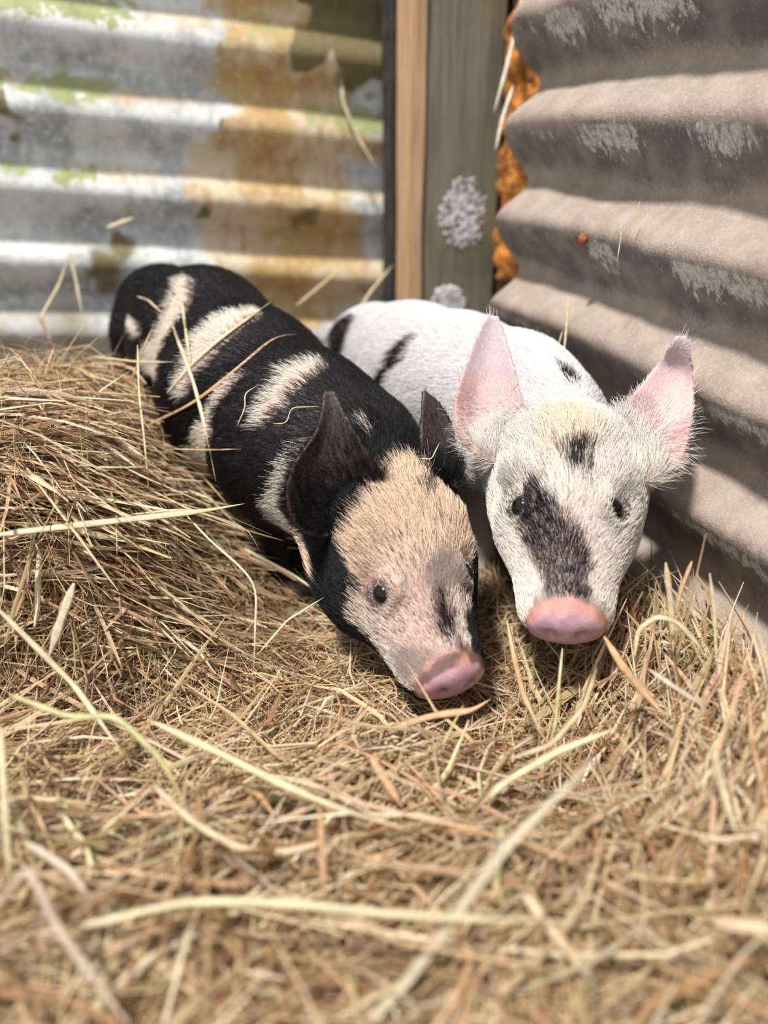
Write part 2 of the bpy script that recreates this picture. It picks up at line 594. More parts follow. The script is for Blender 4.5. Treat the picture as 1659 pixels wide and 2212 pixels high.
# ------------------------------------------------------------------ hay height field
def hay_h(x, y):
    x = np.asarray(x, float); y = np.asarray(y, float)
    P = np.stack([x, y, x * 0], -1).reshape(-1, 3)
    h = 0.072 + 0 * x
    left = sstep(-0.085, -0.27, x - 0.10 * (y - .5))
    m = sstep(0.405, 0.465, y + 0.06 * (x + .25)) * (1 - sstep(0.64, 0.80, y))
    h = h + 0.165 * left * m
    h = h + 0.030 * (1 - sstep(0.20, 0.36, y))               # towards the camera
    h = h + 0.045 * sstep(0.11, 0.24, x) * (1 - sstep(0.40, 0.60, y))
    h = h + 0.02 * sstep(-0.1, -0.25, x) * (1 - sstep(0.30, 0.40, y))
    h = h - 0.020 * sstep(0.5, 0.75, y)
    h = h - 0.022 * np.exp(-(((x + .22) / .10) ** 2 + ((y - .395) / .022) ** 2))       # hollow under the front of the mound
    h = h + 0.115 * sstep(0.74, 0.93, y + .3 * x)                                      # litter banked against the left wall
    h = h + 0.009 * noise3(P, 40, 33).reshape(x.shape) * sstep(.9, .5, y)
    h = h + (0.008 * noise3(P, 9, 31) + 0.008 * noise3(P, 24, 32)).reshape(x.shape)
    return h


gx = np.linspace(-0.75, 0.55, 200); gy = np.linspace(-0.15, 1.15, 200)
GX, GY = np.meshgrid(gx, gy, indexing='ij')
GZ = hay_h(GX, GY) - 0.040
V = np.stack([GX.ravel(), GY.ravel(), GZ.ravel()], 1)
fl = link('floor', np_mesh('floor', V, grid_quads(200, 200)), mat_ground())
tag(fl, 'dark chaff and earth under the hay', kind='structure')


# ------------------------------------------------------------------ piglets: implicit body -> one continuous mesh
class Field:
    def __init__(s, lo, hi, h):
        s.lo = np.array(lo, float); s.h = h
        s.n = np.ceil((np.array(hi) - s.lo) / h).astype(int) + 1
        s.D = np.full(s.n, 0.03, np.float32)

    def block(s, lo, hi, pad):
        a = np.clip(np.floor((np.array(lo) - pad - s.lo) / s.h).astype(int), 0, s.n)
        b = np.clip(np.ceil((np.array(hi) + pad - s.lo) / s.h).astype(int) + 1, 0, s.n)
        sl = tuple(slice(i, j) for i, j in zip(a, b))
        g = np.meshgrid(*[s.lo[k] + np.arange(a[k], b[k]) * s.h for k in range(3)], indexing='ij')
        return sl, np.stack(g, -1).astype(np.float32)

    def _add(s, sl, d, k, sub=False):
        A = s.D[sl]
        if sub:
            hh = np.clip(0.5 - 0.5 * (A + d) / k, 0, 1)
            s.D[sl] = A * (1 - hh) + (-d) * hh + k * hh * (1 - hh)
        else:
            hh = np.clip(0.5 + 0.5 * (A - d) / k, 0, 1)
            s.D[sl] = A * (1 - hh) + d * hh - k * hh * (1 - hh)

    def cone(s, a, b, ra, rb, k=0.012, sub=False):
        a = np.array(a, float); b = np.array(b, float)
        R = max(ra, rb)
        sl, P = s.block(np.minimum(a, b) - R, np.maximum(a, b) + R, 0.02 if sub else 0.03)
        ab = b - a; t = np.clip(((P - a) @ ab) / (ab @ ab + 1e-12), 0, 1)
        d = np.linalg.norm(P - a - t[..., None] * ab, axis=-1) - (ra + (rb - ra) * t)
        s._add(sl, d, k, sub)

    def ell(s, c, M, r, k=0.012, sub=False):
        "M rows = unit axes"
        c = np.array(c, float); M = np.array(M); r = np.array(r, float)
        R = r.max()
        sl, P = s.block(c - R, c + R, 0.02 if sub else 0.03)
        q = (P - c) @ M.T
        k0 = np.linalg.norm(q / r, axis=-1); k1 = np.linalg.norm(q / (r * r), axis=-1) + 1e-9
        d = k0 * (k0 - 1) / k1
        s._add(sl, d, k, sub)

    def value(s, p):
        i = np.clip(np.round((p - s.lo) / s.h).astype(int), 0, s.n - 1)
        return s.D[tuple(i)]

    def mesh(s):
        D = s.D
        ins = D < 0
        nx, ny, nz = D.shape
        cs = np.zeros((nx - 1, ny - 1, nz - 1), np.int8)
        for a in (0, 1):
            for b in (0, 1):
                for c in (0, 1):
                    cs += ins[a:nx - 1 + a, b:ny - 1 + b, c:nz - 1 + c]
        act = (cs > 0) & (cs < 8)
        ids = np.full(act.shape, -1, np.int64)
        I = np.argwhere(act); ids[act] = np.arange(len(I))
        acc = np.zeros((len(I), 3)); cnt = np.zeros(len(I))
        cor = [(a, b, c) for a in (0, 1) for b in (0, 1) for c in (0, 1)]
        vals = {c: D[I[:, 0] + c[0], I[:, 1] + c[1], I[:, 2] + c[2]] for c in cor}
        for c0 in cor:
            for ax in range(3):
                if c0[ax]: continue
                c1 = list(c0); c1[ax] = 1; c1 = tuple(c1)
                v0, v1 = vals[c0], vals[c1]
                m = (v0 < 0) != (v1 < 0)
                t = np.where(m, v0 / (v0 - v1 + 1e-20), 0)
                p = np.tile(np.array(c0, float), (len(I), 1)); p[:, ax] += t
                acc += p * m[:, None]; cnt += m
        V = (I + acc / cnt[:, None]) * s.h + s.lo
        F = []
        for ax in range(3):
            o1, o2 = (ax + 1) % 3, (ax + 2) % 3
            sl0 = [slice(1, -1)] * 3; sl1 = [slice(1, -1)] * 3
            sl0[ax] = slice(0, -1); sl1[ax] = slice(1, None)
            a0 = ins[tuple(sl0)]; a1 = ins[tuple(sl1)]
            E = np.argwhere(a0 != a1)
            flip = a1[tuple(E.T)]
            base = E.copy(); base[:, o1] += 1; base[:, o2] += 1
            def cid(d1, d2):
                q = base.copy(); q[:, o1] -= d1; q[:, o2] -= d2
                return ids[q[:, 0], q[:, 1], q[:, 2]]
            q = np.stack([cid(1, 1), cid(0, 1), cid(0, 0), cid(1, 0)], 1)
            q[flip] = q[flip][:, ::-1]
            F.append(q)
        F = np.concatenate(F)
        F = F[(F >= 0).all(1)]
        return V, F


def resample(pts, n):
    P = np.array(pts, float)
    d = np.r_[0, np.cumsum(np.linalg.norm(np.diff(P, axis=0), axis=1))]
    t = np.linspace(0, d[-1], n)
    Q = np.stack([np.interp(t, d, P[:, k]) for k in range(3)], 1)
    for _ in range(2):
        Q[1:-1] = 0.25 * Q[:-2] + 0.5 * Q[1:-1] + 0.25 * Q[2:]
    return Q


def ear_mesh(A, B, cup, thick=0.0030, nr=22, nc=11):
    "closed cupped ear sheet between two edge lines that run from base to tip"
    A = resample(A, nr); B = resample(B, nr)
    rows = []
    for i in range(nr):
        t = i / (nr - 1)
        mid = (A[i] + B[i]) / 2
        away = unit(mid - CAM)
        w = np.linalg.norm(A[i] - B[i])
        ctrl = mid + away * w * cup
        u = np.linspace(0, 1, nc)[:, None]
        rows.append((1 - u) ** 2 * A[i] + 2 * u * (1 - u) * ctrl + u ** 2 * B[i])
    G = np.array(rows)
    du = np.gradient(G, axis=1); dv = np.gradient(G, axis=0)
    N = np.cross(du, dv); N /= np.linalg.norm(N, axis=2)[..., None] + 1e-9
    N[-1] = N[-2]
    th = thick * (1 + 0.9 * (1 - np.linspace(0, 1, nr)) ** 2)[:, None, None]
    U = np.abs(np.linspace(-1, 1, nc))[None, :, None]
    th = th * (1 - 0.35 * U ** 4)
    Fr = G + N * th / 2; Bk = G - N * th / 2
    V = np.concatenate([Fr.reshape(-1, 3), Bk.reshape(-1, 3)])
    q = grid_quads(nr, nc); n0 = nr * nc
    Q = [q, q[:, ::-1] + n0]
    b = []
    rim = [(0, j) for j in range(nc)] + [(i, nc - 1) for i in range(1, nr)] + [(nr - 1, j) for j in range(nc - 2, -1, -1)] + [(i, 0) for i in range(nr - 2, 0, -1)]
    for k in range(len(rim)):
        a = rim[k][0] * nc + rim[k][1]; c = rim[(k + 1) % len(rim)][0] * nc + rim[(k + 1) % len(rim)][1]
        b.append((a, c, c + n0, a + n0))
    Q.append(np.array(b)[:, ::-1])
    return V, np.concatenate(Q), G


def head_frame(N, alpha, tau, psi):
    v = unit(CAM - N)
    dn = unit(-CU - (-CU @ v) * v)
    rt = unit(CR - (CR @ v) * v)
    side = dn * math.cos(tau) + rt * math.sin(tau)
    F = unit(math.cos(alpha) * v + math.sin(alpha) * side)
    U0 = unit(v - (v @ F) * F)
    S0 = unit(np.cross(F, U0))
    if S0 @ CR < 0: S0 = -S0
    U = unit(math.cos(psi) * U0 + math.sin(psi) * S0)
    S = unit(math.cos(psi) * S0 - math.sin(psi) * U0)
    return F, S, U


def capdist(P, a, b, ra, rb):
    ab = b - a; t = np.clip(((P - a) @ ab) / (ab @ ab + 1e-12), 0, 1)
    return np.linalg.norm(P - a - t[:, None] * ab, axis=1) - (ra + (rb - ra) * t)


class Pig:
    def __init__(s, name, label, spec):
        s.sp = spec
        sp = spec
        N = sp['nose']
        F, S, U = head_frame(N, *sp['head'])
        s.F, s.S, s.U = F, S, U
        HL = 0.134                                            # nose disc centre at s = HL
        O = N - F * HL + U * 0.010                              # back of the skull; muzzle axis drops a little
        s.O = O
        H = lambda a, b, c: O + F * a + S * b + U * c
        s.H = H
        M = np.stack([F, S, U])
        body = [(np.array(c), r) for c, r in sp['spine']]
        allp = np.array([c for c, r in body] + [N, O] + [p for leg in sp['legs'] for p, r in leg])
        lo = allp.min(0) - 0.085; hi = allp.max(0) + 0.085
        fd = Field(lo, hi, 0.00225)
        for (a, ra), (b, rb) in zip(body[:-1], body[1:]):
            fd.cone(a, b, ra, rb, 0.022)
        if 'hips' in sp: fd.cone(*sp['hips'], 0.006)
        # belly
        mid = body[len(body) // 2][0]
        for (c, r) in body[1:-1]:
            fd.cone(c - Z * 0.006, c - Z * 0.0065, r * .98, r * .98, 0.02)
        # neck to skull
        fd.cone(body[-1][0], H(0.022, 0, -0.004), body[-1][1], 0.042, 0.025)
        for leg in sp['legs']:
            for (a, ra), (b, rb) in zip(leg[:-1], leg[1:]):
                fd.cone(a, b, ra, rb, 0.012)
        # tail
        for (a, ra), (b, rb) in zip(sp['tail'][:-1], sp['tail'][1:]):
            fd.cone(a, b, ra, rb, 0.006)
        # head
        hw = sp['hw']
        fd.ell(H(0.026, 0, 0.004), M, (0.046, 0.0445 * hw, 0.042), 0.02)
        fd.ell(H(0.050, 0, -0.004), M, (0.044, 0.0425 * hw, 0.037), 0.02)
        for q in (-1, 1):
            fd.ell(H(0.040, q * 0.022 * hw, -0.022), M, (0.042, 0.027 * hw, 0.031), 0.02)      # jowl
            fd.cone(H(0.044, q * 0.026, 0.024), H(0.060, q * 0.030, 0.012), 0.011, 0.008, 0.012)   # brow
        fd.cone(H(0.066, 0, 0.000), H(0.116, 0, -0.008), 0.032, 0.0215, 0.02)         # muzzle
        for q in (-1, 1):
            fd.cone(H(0.066, q * 0.012, -0.010), H(0.112, q * 0.0065, -0.013), 0.026, 0.0185, 0.012)
            fd.ell(H(0.108, q * 0.017, -0.018), M, (0.018, 0.010, 0.010), 0.01)         # lip
        fd.cone(H(0.050, 0, -0.030), H(0.106, 0, -0.027), 0.024, 0.0115, 0.012)        # lower jaw
        # nose disc: thick rounded pad
        Nd = unit(F * 0.97 - U * 0.10)
        Md = np.stack([Nd, S, unit(np.cross(Nd, S)) * 1.0])
        fd.ell(H(0.1265, 0, -0.0100), Md, (0.0085, 0.0205, 0.0160), 0.006)
        fd.ell(H(0.1305, 0, -0.0090), Md, (0.0050, 0.0225, 0.0128), 0.003)
        for q in (-1, 1):
            fd.ell(H(0.1300, q * .0085, -0.0135), Md, (0.0050, 0.0125, 0.0100), 0.003)
        fd.cone(H(.1285, -.013, .0005), H(.1285, 0, .0030), .0036, .0044, .004); fd.cone(H(.1285, 0, .0030), H(.1285, .013, .0005), .0044, .0036, .004)
        for q in (-1, 1):
            fd.ell(H(0.1365, q * 0.0085, -0.0085), Md, (0.0060, 0.0036, 0.0044), 0.002, True)    # nostril
        # mouth line
        for q in (-1, 1):
            pts = [H(0.122, q * 0.006, -0.0285), H(0.112, q * 0.021, -0.0275), H(0.094, q * 0.030, -0.0255), H(0.076, q * 0.0375, -0.028)]
            for a, b in zip(pts[:-1], pts[1:]):
                fd.cone(a, b, 0.0012, 0.0012, 0.002, True)
        # eye sockets
        s.eyes = []
        for q in (-1, 1):
            an = math.radians(sp.get('eye_angle', 40))
            dd = S * q * math.cos(an) + U * math.sin(an)
            c0 = H(sp.get('eye_s', .056), 0, -.002)
            tt = .060
            while tt > .02 and fd.value(c0 + dd * tt) > 0: tt -= .0005
            e = c0 + dd * tt
            nn = unit(dd + F * .28)
            e1 = unit(F - (F @ nn) * nn + .25 * (U * -1)); e1 = unit(e1 - (e1 @ nn) * nn); e2 = np.cross(nn, e1)
            if e2 @ U < 0: e2 = -e2
            Me = np.stack([nn, e1, e2])
            fd.ell(e + nn * .001, Me, (0.0060, 0.0115, 0.0090), 0.006, True)
            s.eyes.append((e, q, nn, e1, e2))
            for sg, hgt, rad in ((1, .0054 * sp['open'], .0025), (-1, .0048 * sp['open'], .0021), (1, .0100, .0019), (-1, .0092, .0016), (1, .0138, .0013)):         # lids and their folds
                pts = [e + e1 * (.0088 * a * (1 + hgt * 30)) + e2 * sg * hgt * (1 - a * a) - nn * (.0006 + .0026 * a * a) for a in (-1, -.5, 0, .5, 1)]
                for a, b in zip(pts[:-1], pts[1:]): fd.cone(a, b, rad, rad, 0.0028)
        V, Q = fd.mesh()
        s.earG = []
        parts = [(V, Q)]
        for (A, B, cup) in sp['ears']:
            ev, eq, G = ear_mesh(A, B, cup)
            parts.append((ev, eq)); s.earG.append(G)
        Vs, Qs, n = [], [], 0
        for v, q in parts: Vs.append(v); Qs.append(q + n); n += len(v)
        me = np_mesh(name + '_body', np.concatenate(Vs), np.concatenate(Qs))
        tmp = bpy.data.objects.new('tmp', me); COL.objects.link(tmp)
        rm = tmp.modifiers.new('r', 'REMESH'); rm.mode = 'VOXEL'; rm.voxel_size = 0.00165; rm.use_smooth_shade = True
        sm = tmp.modifiers.new('s', 'SMOOTH'); sm.factor = 0.5; sm.iterations = 2
        dg = bpy.context.evaluated_depsgraph_get()
        me2 = bpy.data.meshes.new_from_object(tmp.evaluated_get(dg))
        bpy.data.objects.remove(tmp)
        me2.name = name + '_body'
        s.me = me2
        nv = len(me2.vertices)
        P = np.empty(nv * 3, np.float32); me2.vertices.foreach_get('co', P); s.P = P.reshape(-1, 3).astype(float)
        No = np.empty(nv * 3, np.float32); me2.vertices.foreach_get('normal', No); s.N = No.reshape(-1, 3).astype(float)
        s.bvh = BVHTree.FromPolygons(s.P.tolist(), [tuple(p.vertices) for p in me2.polygons])
        s.marks = []
        s.root = empty(name, sp['base'])
        tag(s.root, label, 'piglet')
        s.body = link('body', me2, SKIN, s.root)
        me2.materials.clear(); me2.materials.append(SKIN)
        # eyes
        for (e, q, nn, e1, e2) in s.eyes:
            s.eye(e - nn * .0047, q)
            v = e - CAM; dd = v @ CF
            print(name, 'eye', q, round(829.5 + FPX * (v @ CR) / dd), round(1106 - FPX * (v @ CU) / dd))

    def hit(s, x, y):
        d = Vector(unit(ray(x, y)).tolist())
        h = s.bvh.ray_cast(Vector(CAM.tolist()), d)
        if h[0] is None:
            h = s.bvh.find_nearest(Vector(at(x, y, 0.55).tolist()))
            return np.array(h[0])
        return np.array(h[0])

    def cap(s, pts, rad):
        "list of capsules (3D) on the coat that run through the seen points; rad in px"
        out = []
        H = [s.hit(*p) for p in pts]
        if not isinstance(rad, (list, tuple)): rad = [rad] * len(pts)
        R = [r * ((h - CAM) @ CF) / FPX for r, h in zip(rad, H)]
        if len(H) == 1: return [(H[0], H[0] + 1e-5, R[0], R[0])]
        return [(H[i], H[i + 1], R[i], R[i + 1]) for i in range(len(H) - 1)]

    def field(s, P, caps):
        d = np.full(len(P), 9.0)
        for c in caps: d = np.minimum(d, capdist(P, *c))
        return d

    def eye(s, c, q):
        F, S, U = s.F, s.S, s.U
        import bmesh
        bm = bmesh.new()
        bmesh.ops.create_uvsphere(bm, u_segments=20, v_segments=14, radius=0.0080)
        me = bpy.data.meshes.new('eye'); bm.to_mesh(me); bm.free()
        for p in me.polygons: p.use_smooth = True
        me.transform(__import__('mathutils').Matrix.Translation(Vector(c.tolist())))
        o = link('eye', me, EYE, s.root)
        o['label'] = 'dark glossy eye'


EYE = mat_simple('dark_eye', (0.003, 0.002, 0.002), (0.008, 0.005, 0.004), 200, 0.16, 0.0)


def leg(top, knee, foot, r):
    top, knee, foot = map(np.array, (top, knee, foot))
    toe = foot + np.array([0, -0.006, -0.004])
    return [(top, r), (knee, r * .55), (foot, r * .40), (toe, r * .42)]


def zset(p, z): p = np.array(p, float); p[2] = z; return p


# ---- black and white piglet, head down at the hay
b_sp = [(at(360, 682, .748), .0475), (at(440, 738, .70), .059), (at(535, 850, .63), .0645), (at(650, 945, .575), .060), (at(745, 1010, .545), .052)]
bax = unit((b_sp[3][0] - b_sp[0][0]) * [1, 1, 0]); bs = np.array([bax[1], -bax[0], 0])
def legs4(sp, ax, sd, zg_h, zg_f):
    h = sp[0][0]; f = sp[3][0]
    out = []
    for q in (-1, 1):
        t = h + sd * q * .022 - Z * .02
        k = zset(h + sd * q * .034 + ax * .012, (h[2] + zg_h) / 2 + .005)
        hk = zset(h + sd * q * .034 - ax * .014, zg_h + .035)
        ft = zset(h + sd * q * .034 - ax * .006, zg_h + .008)
        out.append([(t, .034), (k, .020), (hk, .0115), (ft, .0095), (ft + ax * .008 - Z * .006, .0095)])
        t = f + sd * q * .018 - Z * .025
        k = zset(f + sd * q * .018 - ax * .006, (f[2] + zg_f) / 2)
        ft = zset(f + sd * q * .019 + ax * .002, zg_f + .008)
        out.append([(t, .028), (k, .0155), (ft, .0095), (ft + ax * .007 - Z * .006, .0095)])
    return out


def tail(p, r, ax):
    c = p - ax * (r - .004) + Z * .018
    pts = []
    for i in range(9):
        t = i / 8
        pts.append((c - ax * (.004 + .012 * math.sin(t * 5)) * 1.0 + Z * (.006 * math.cos(t * 5) - .030 * t) + np.array([ax[1], -ax[0], 0]) * .010 * math.sin(t * 6), .0042 - .0024 * t))
    return pts


HIPS = (at(455, 705, .70), at(500, 760, .665), .050, .052)
black = dict(
    nose=at(980, 1482, .458), eye_s=.078, eye_angle=38, hw=1.0, open=.88, head=(math.radians(70), math.radians(26), math.radians(22)),
    spine=b_sp, legs=legs4(b_sp, bax, bs, .062, .070), tail=tail(b_sp[0][0], b_sp[0][1], bax),
    hips=HIPS, base=zset((b_sp[0][0] + b_sp[3][0]) / 2, .07),
    ears=[
        ([at(760, 1130, .480), at(700, 1172, .468), at(632, 1145, .460), at(612, 1065, .456), at(632, 995, .458), at(675, 950, .460), at(693, 905, .462), at(697, 845, .465)],
         [at(840, 1085, .482), at(815, 1010, .468), at(790, 965, .463), at(762, 920, .462), at(742, 880, .464), at(722, 842, .466)], 0.48),
        ([at(925, 1035, .492), at(908, 985, .494), at(906, 930, .498), at(912, 845, .504)],
         [at(992, 1060, .498), at(992, 985, .505), at(978, 910, .508), at(950, 865, .506), at(916, 842, .505)], 0.30)])

# ---- white piglet with black spots, facing the camera
w_sp = [(at(815, 775, .775), .0535), (at(890, 810, .73), .061), (at(985, 850, .675), .0635), (at(1095, 890, .61), .0575), (at(1150, 940, .575), .050)]
wax = unit((w_sp[3][0] - w_sp[0][0]) * [1, 1, 0]); ws = np.array([wax[1], -wax[0], 0])
white = dict(
    nose=at(1222, 1367, .452), eye_s=.069, eye_angle=45, hw=.88, open=1.22, head=(math.radians(61), math.radians(0), math.radians(2)),
    spine=w_sp, legs=legs4(w_sp, wax, ws, .052, .060), tail=tail(w_sp[0][0], w_sp[0][1], wax),
    base=zset((w_sp[0][0] + w_sp[3][0]) / 2, .06),
    ears=[
        ([at(1085, 1010, .505), at(1030, 985, .500), at(988, 950, .502), at(977, 880, .505), at(1000, 795, .508), at(1030, 722, .510), at(1038, 695, .510), at(1050, 680, .511)],
         [at(1150, 930, .505), at(1132, 885, .503), at(1118, 810, .504), at(1097, 740, .508), at(1086, 705, .510), at(1076, 682, .511)], 0.40),
        ([at(1310, 935, .486), at(1338, 885, .492), at(1380, 835, .492), at(1425, 778, .492), at(1448, 742, .478), at(1462, 722, .476)],
         [at(1365, 1050, .486), at(1430, 1036, .480), at(1482, 985, .474), at(1500, 900, .480), at(1500, 810, .486), at(1494, 755, .476), at(1484, 722, .476)], 0.30)])

pb = Pig('black_spotted_piglet', 'mostly black piglet with white stripes, tan face lowered to the hay', black)
pw = Pig('white_spotted_piglet', 'white piglet with few black spots facing the viewer beside the corrugated wall', white)


# ---- coats
def ear_inner(pig, P, N):
    "0..1 how much a point belongs to an ear, and whether it is the inner face"
    amt = np.zeros(len(P)); inner = np.zeros(len(P))
    for G in pig.earG:
        lo = G.reshape(-1, 3).min(0) - .004; hi = G.reshape(-1, 3).max(0) + .004
        m = np.where(((P > lo) & (P < hi)).all(1))[0]
        if not len(m): continue
        g = G[5:].reshape(-1, 3)
        best = np.full(len(m), 9.0)
        for i in range(0, len(g), 40):
            d = np.linalg.norm(P[m][:, None] - g[None, i:i + 40], axis=2).min(1)
            best = np.minimum(best, d)
        a = 1 - sstep(0.0028, 0.0048, best)
        amt[m] = np.maximum(amt[m], a)
        du = np.gradient(G, axis=1); dv = np.gradient(G, axis=0)
        nn = np.cross(du, dv).reshape(-1, 3).mean(0); nn = unit(nn)
        if nn @ (CAM - G.reshape(-1, 3).mean(0)) < 0: nn = -nn
        inner[m] = np.maximum(inner[m], a * sstep(-.15, .25, N[m] @ nn))
    return amt, inner


def coords(pig, P):
    d = P - pig.O
    return d @ pig.F, d @ pig.S, d @ pig.U


def coat(pig, P, N, caps, base_white):
    """returns skin colour, hair colour, blackness"""
    n1 = noise3(P, 260, 1) * .0022 + noise3(P, 90, 2) * .0022 + noise3(P, 35, 3) * .0038
    hs, hr, hu = coords(pig, P)
    hd = sstep(-0.01, 0.02, hs) * (np.abs(hr) < .07) * (hu > -.07) * (hs < .16)
    nose = sstep(.1255, .1275, hs + .12 * (hu + .009) + n1 * .5) * (np.abs(hr) < .03) * (hu > -.04) * (np.abs(hu + .009) < .035)
    amt, inner = ear_inner(pig, P, N)
    if not base_white:
        w = np.clip(sstep(.0018, -.0018, pig.field(P, caps['white']) + n1), 0, 1)
        blk = 1 - w
        d = pig.field(P, caps['dark']) + n1 * 1.6
        blk = np.maximum(blk, .93 * sstep(.004, -.003, d))
        g = sstep(.006, -.004, pig.field(P, caps['grey']) + n1 * 2.5) * .55
        blk = np.maximum(blk, g)
        blk = np.maximum(blk, amt)
        hair_w = lerp((0.82, 0.76, 0.65), (0.84, 0.62, 0.46), hd * sstep(.11, .06, hs))
        hair_w = lerp(hair_w, (0.80, 0.70, 0.62), hd * sstep(.06, .10, hs))
        skin_w = lerp((0.62, 0.42, 0.36), (0.66, 0.34, 0.29), sstep(.05, .09, hs) * hd)
    else:
        d = pig.field(P, caps['dark']) + n1 * 1.2
        blk = sstep(.002, -.002, d)
        d = pig.field(P, caps['soft']) + n1 * 2.0
        blk = np.maximum(blk, .80 * sstep(.004, -.004, d))
        g = sstep(.006, -.005, pig.field(P, caps['grey']) + n1 * 2.5) * .5
        blk = np.maximum(blk, g) * (1 - amt)
        hair_w = lerp((0.82, 0.82, 0.83), (0.84, 0.78, 0.70), hd)
        hair_w = lerp(hair_w, (0.86, 0.72, 0.58), hd * sstep(.022, .006, np.abs(hr)) * sstep(.08, .03, hs))
        skin_w = lerp((0.70, 0.58, 0.55), (0.66, 0.47, 0.41), hd)
    skin_d = np.array((0.010, 0.009, 0.011))
    if base_white: skin_d = np.array((0.10, 0.075, 0.07))
    skin = lerp(skin_w, skin_d, blk)
    hair = lerp(hair_w, (0.0055, 0.0055, 0.0075), sstep(.25, .8, blk))
    pink = sstep(.004, -.003, pig.field(P, caps['pink']) + n1 * 2)[:, None] * .75
    skin = skin * (1 - pink) + np.array((0.70, 0.34, 0.31)) * pink
    # ears
    if base_white:
        tz = sstep(.045, .075, -hs * .6 + hu)
        tipc = lerp((0.72, 0.40, 0.38), (0.52, 0.42, 0.45), tz)
        tipc = lerp(tipc, (0.30, 0.16, 0.15), .70 * sstep(.0, .6, noise3(P, 55, 61)) * (1 - tz))
        ec = lerp((0.66, 0.50, 0.47), tipc, inner)
        eh = np.tile(np.array((0.82, 0.76, 0.74)), (len(P), 1))
    else:
        ec = lerp((0.014, 0.012, 0.014), (0.026, 0.017, 0.019), inner)
        eh = np.tile(np.array((0.022, 0.018, 0.020)), (len(P), 1))
    skin = skin * (1 - amt[:, None]) + ec * amt[:, None]
    hair = hair * (1 - amt[:, None]) + eh * amt[:, None]
    # nose pad
    front = sstep(.35, .8, N @ pig.F)
    nc = lerp((0.56, 0.27, 0.22), (0.56, 0.34, 0.42), front)
    nc = nc * (1 + .16 * noise3(P, 300, 15) + .14 * noise3(P, 110, 16))[:, None]
    if not base_white:
        nc = lerp(nc, (0.08, 0.05, 0.055), .85 * sstep(-.1, .7, noise3(P, 230, 12) * .6 + noise3(P, 90, 13) * .7 + 1.2 * (.5 - front)))
    nose = nose[:, None]
    skin = skin * (1 - nose) + nc * nose
    # hooves
    zf = pig.sp['base'][2] + .012
    hoof = (sstep(zf + .004, zf, P[:, 2]) * (1 - hd))[:, None]
    skin = skin * (1 - hoof) + np.array((0.10, 0.075, 0.06)) * hoof
    # nostril and socket dark skin
    for e, q, *_ in pig.eyes:
        de = np.linalg.norm(P - e - pig.S * q * .002, axis=1)
        k = (.62 * (1 - sstep(.007, .019, de + noise3(P, 90, 63) * .003)) + .36 * (1 - sstep(.008, .0135, de)))[:, None]
        skin = skin * (1 - k) + np.array((0.055, 0.036, 0.036)) * k
    return skin, hair, blk, amt, inner, nose[:, 0], hs, hd


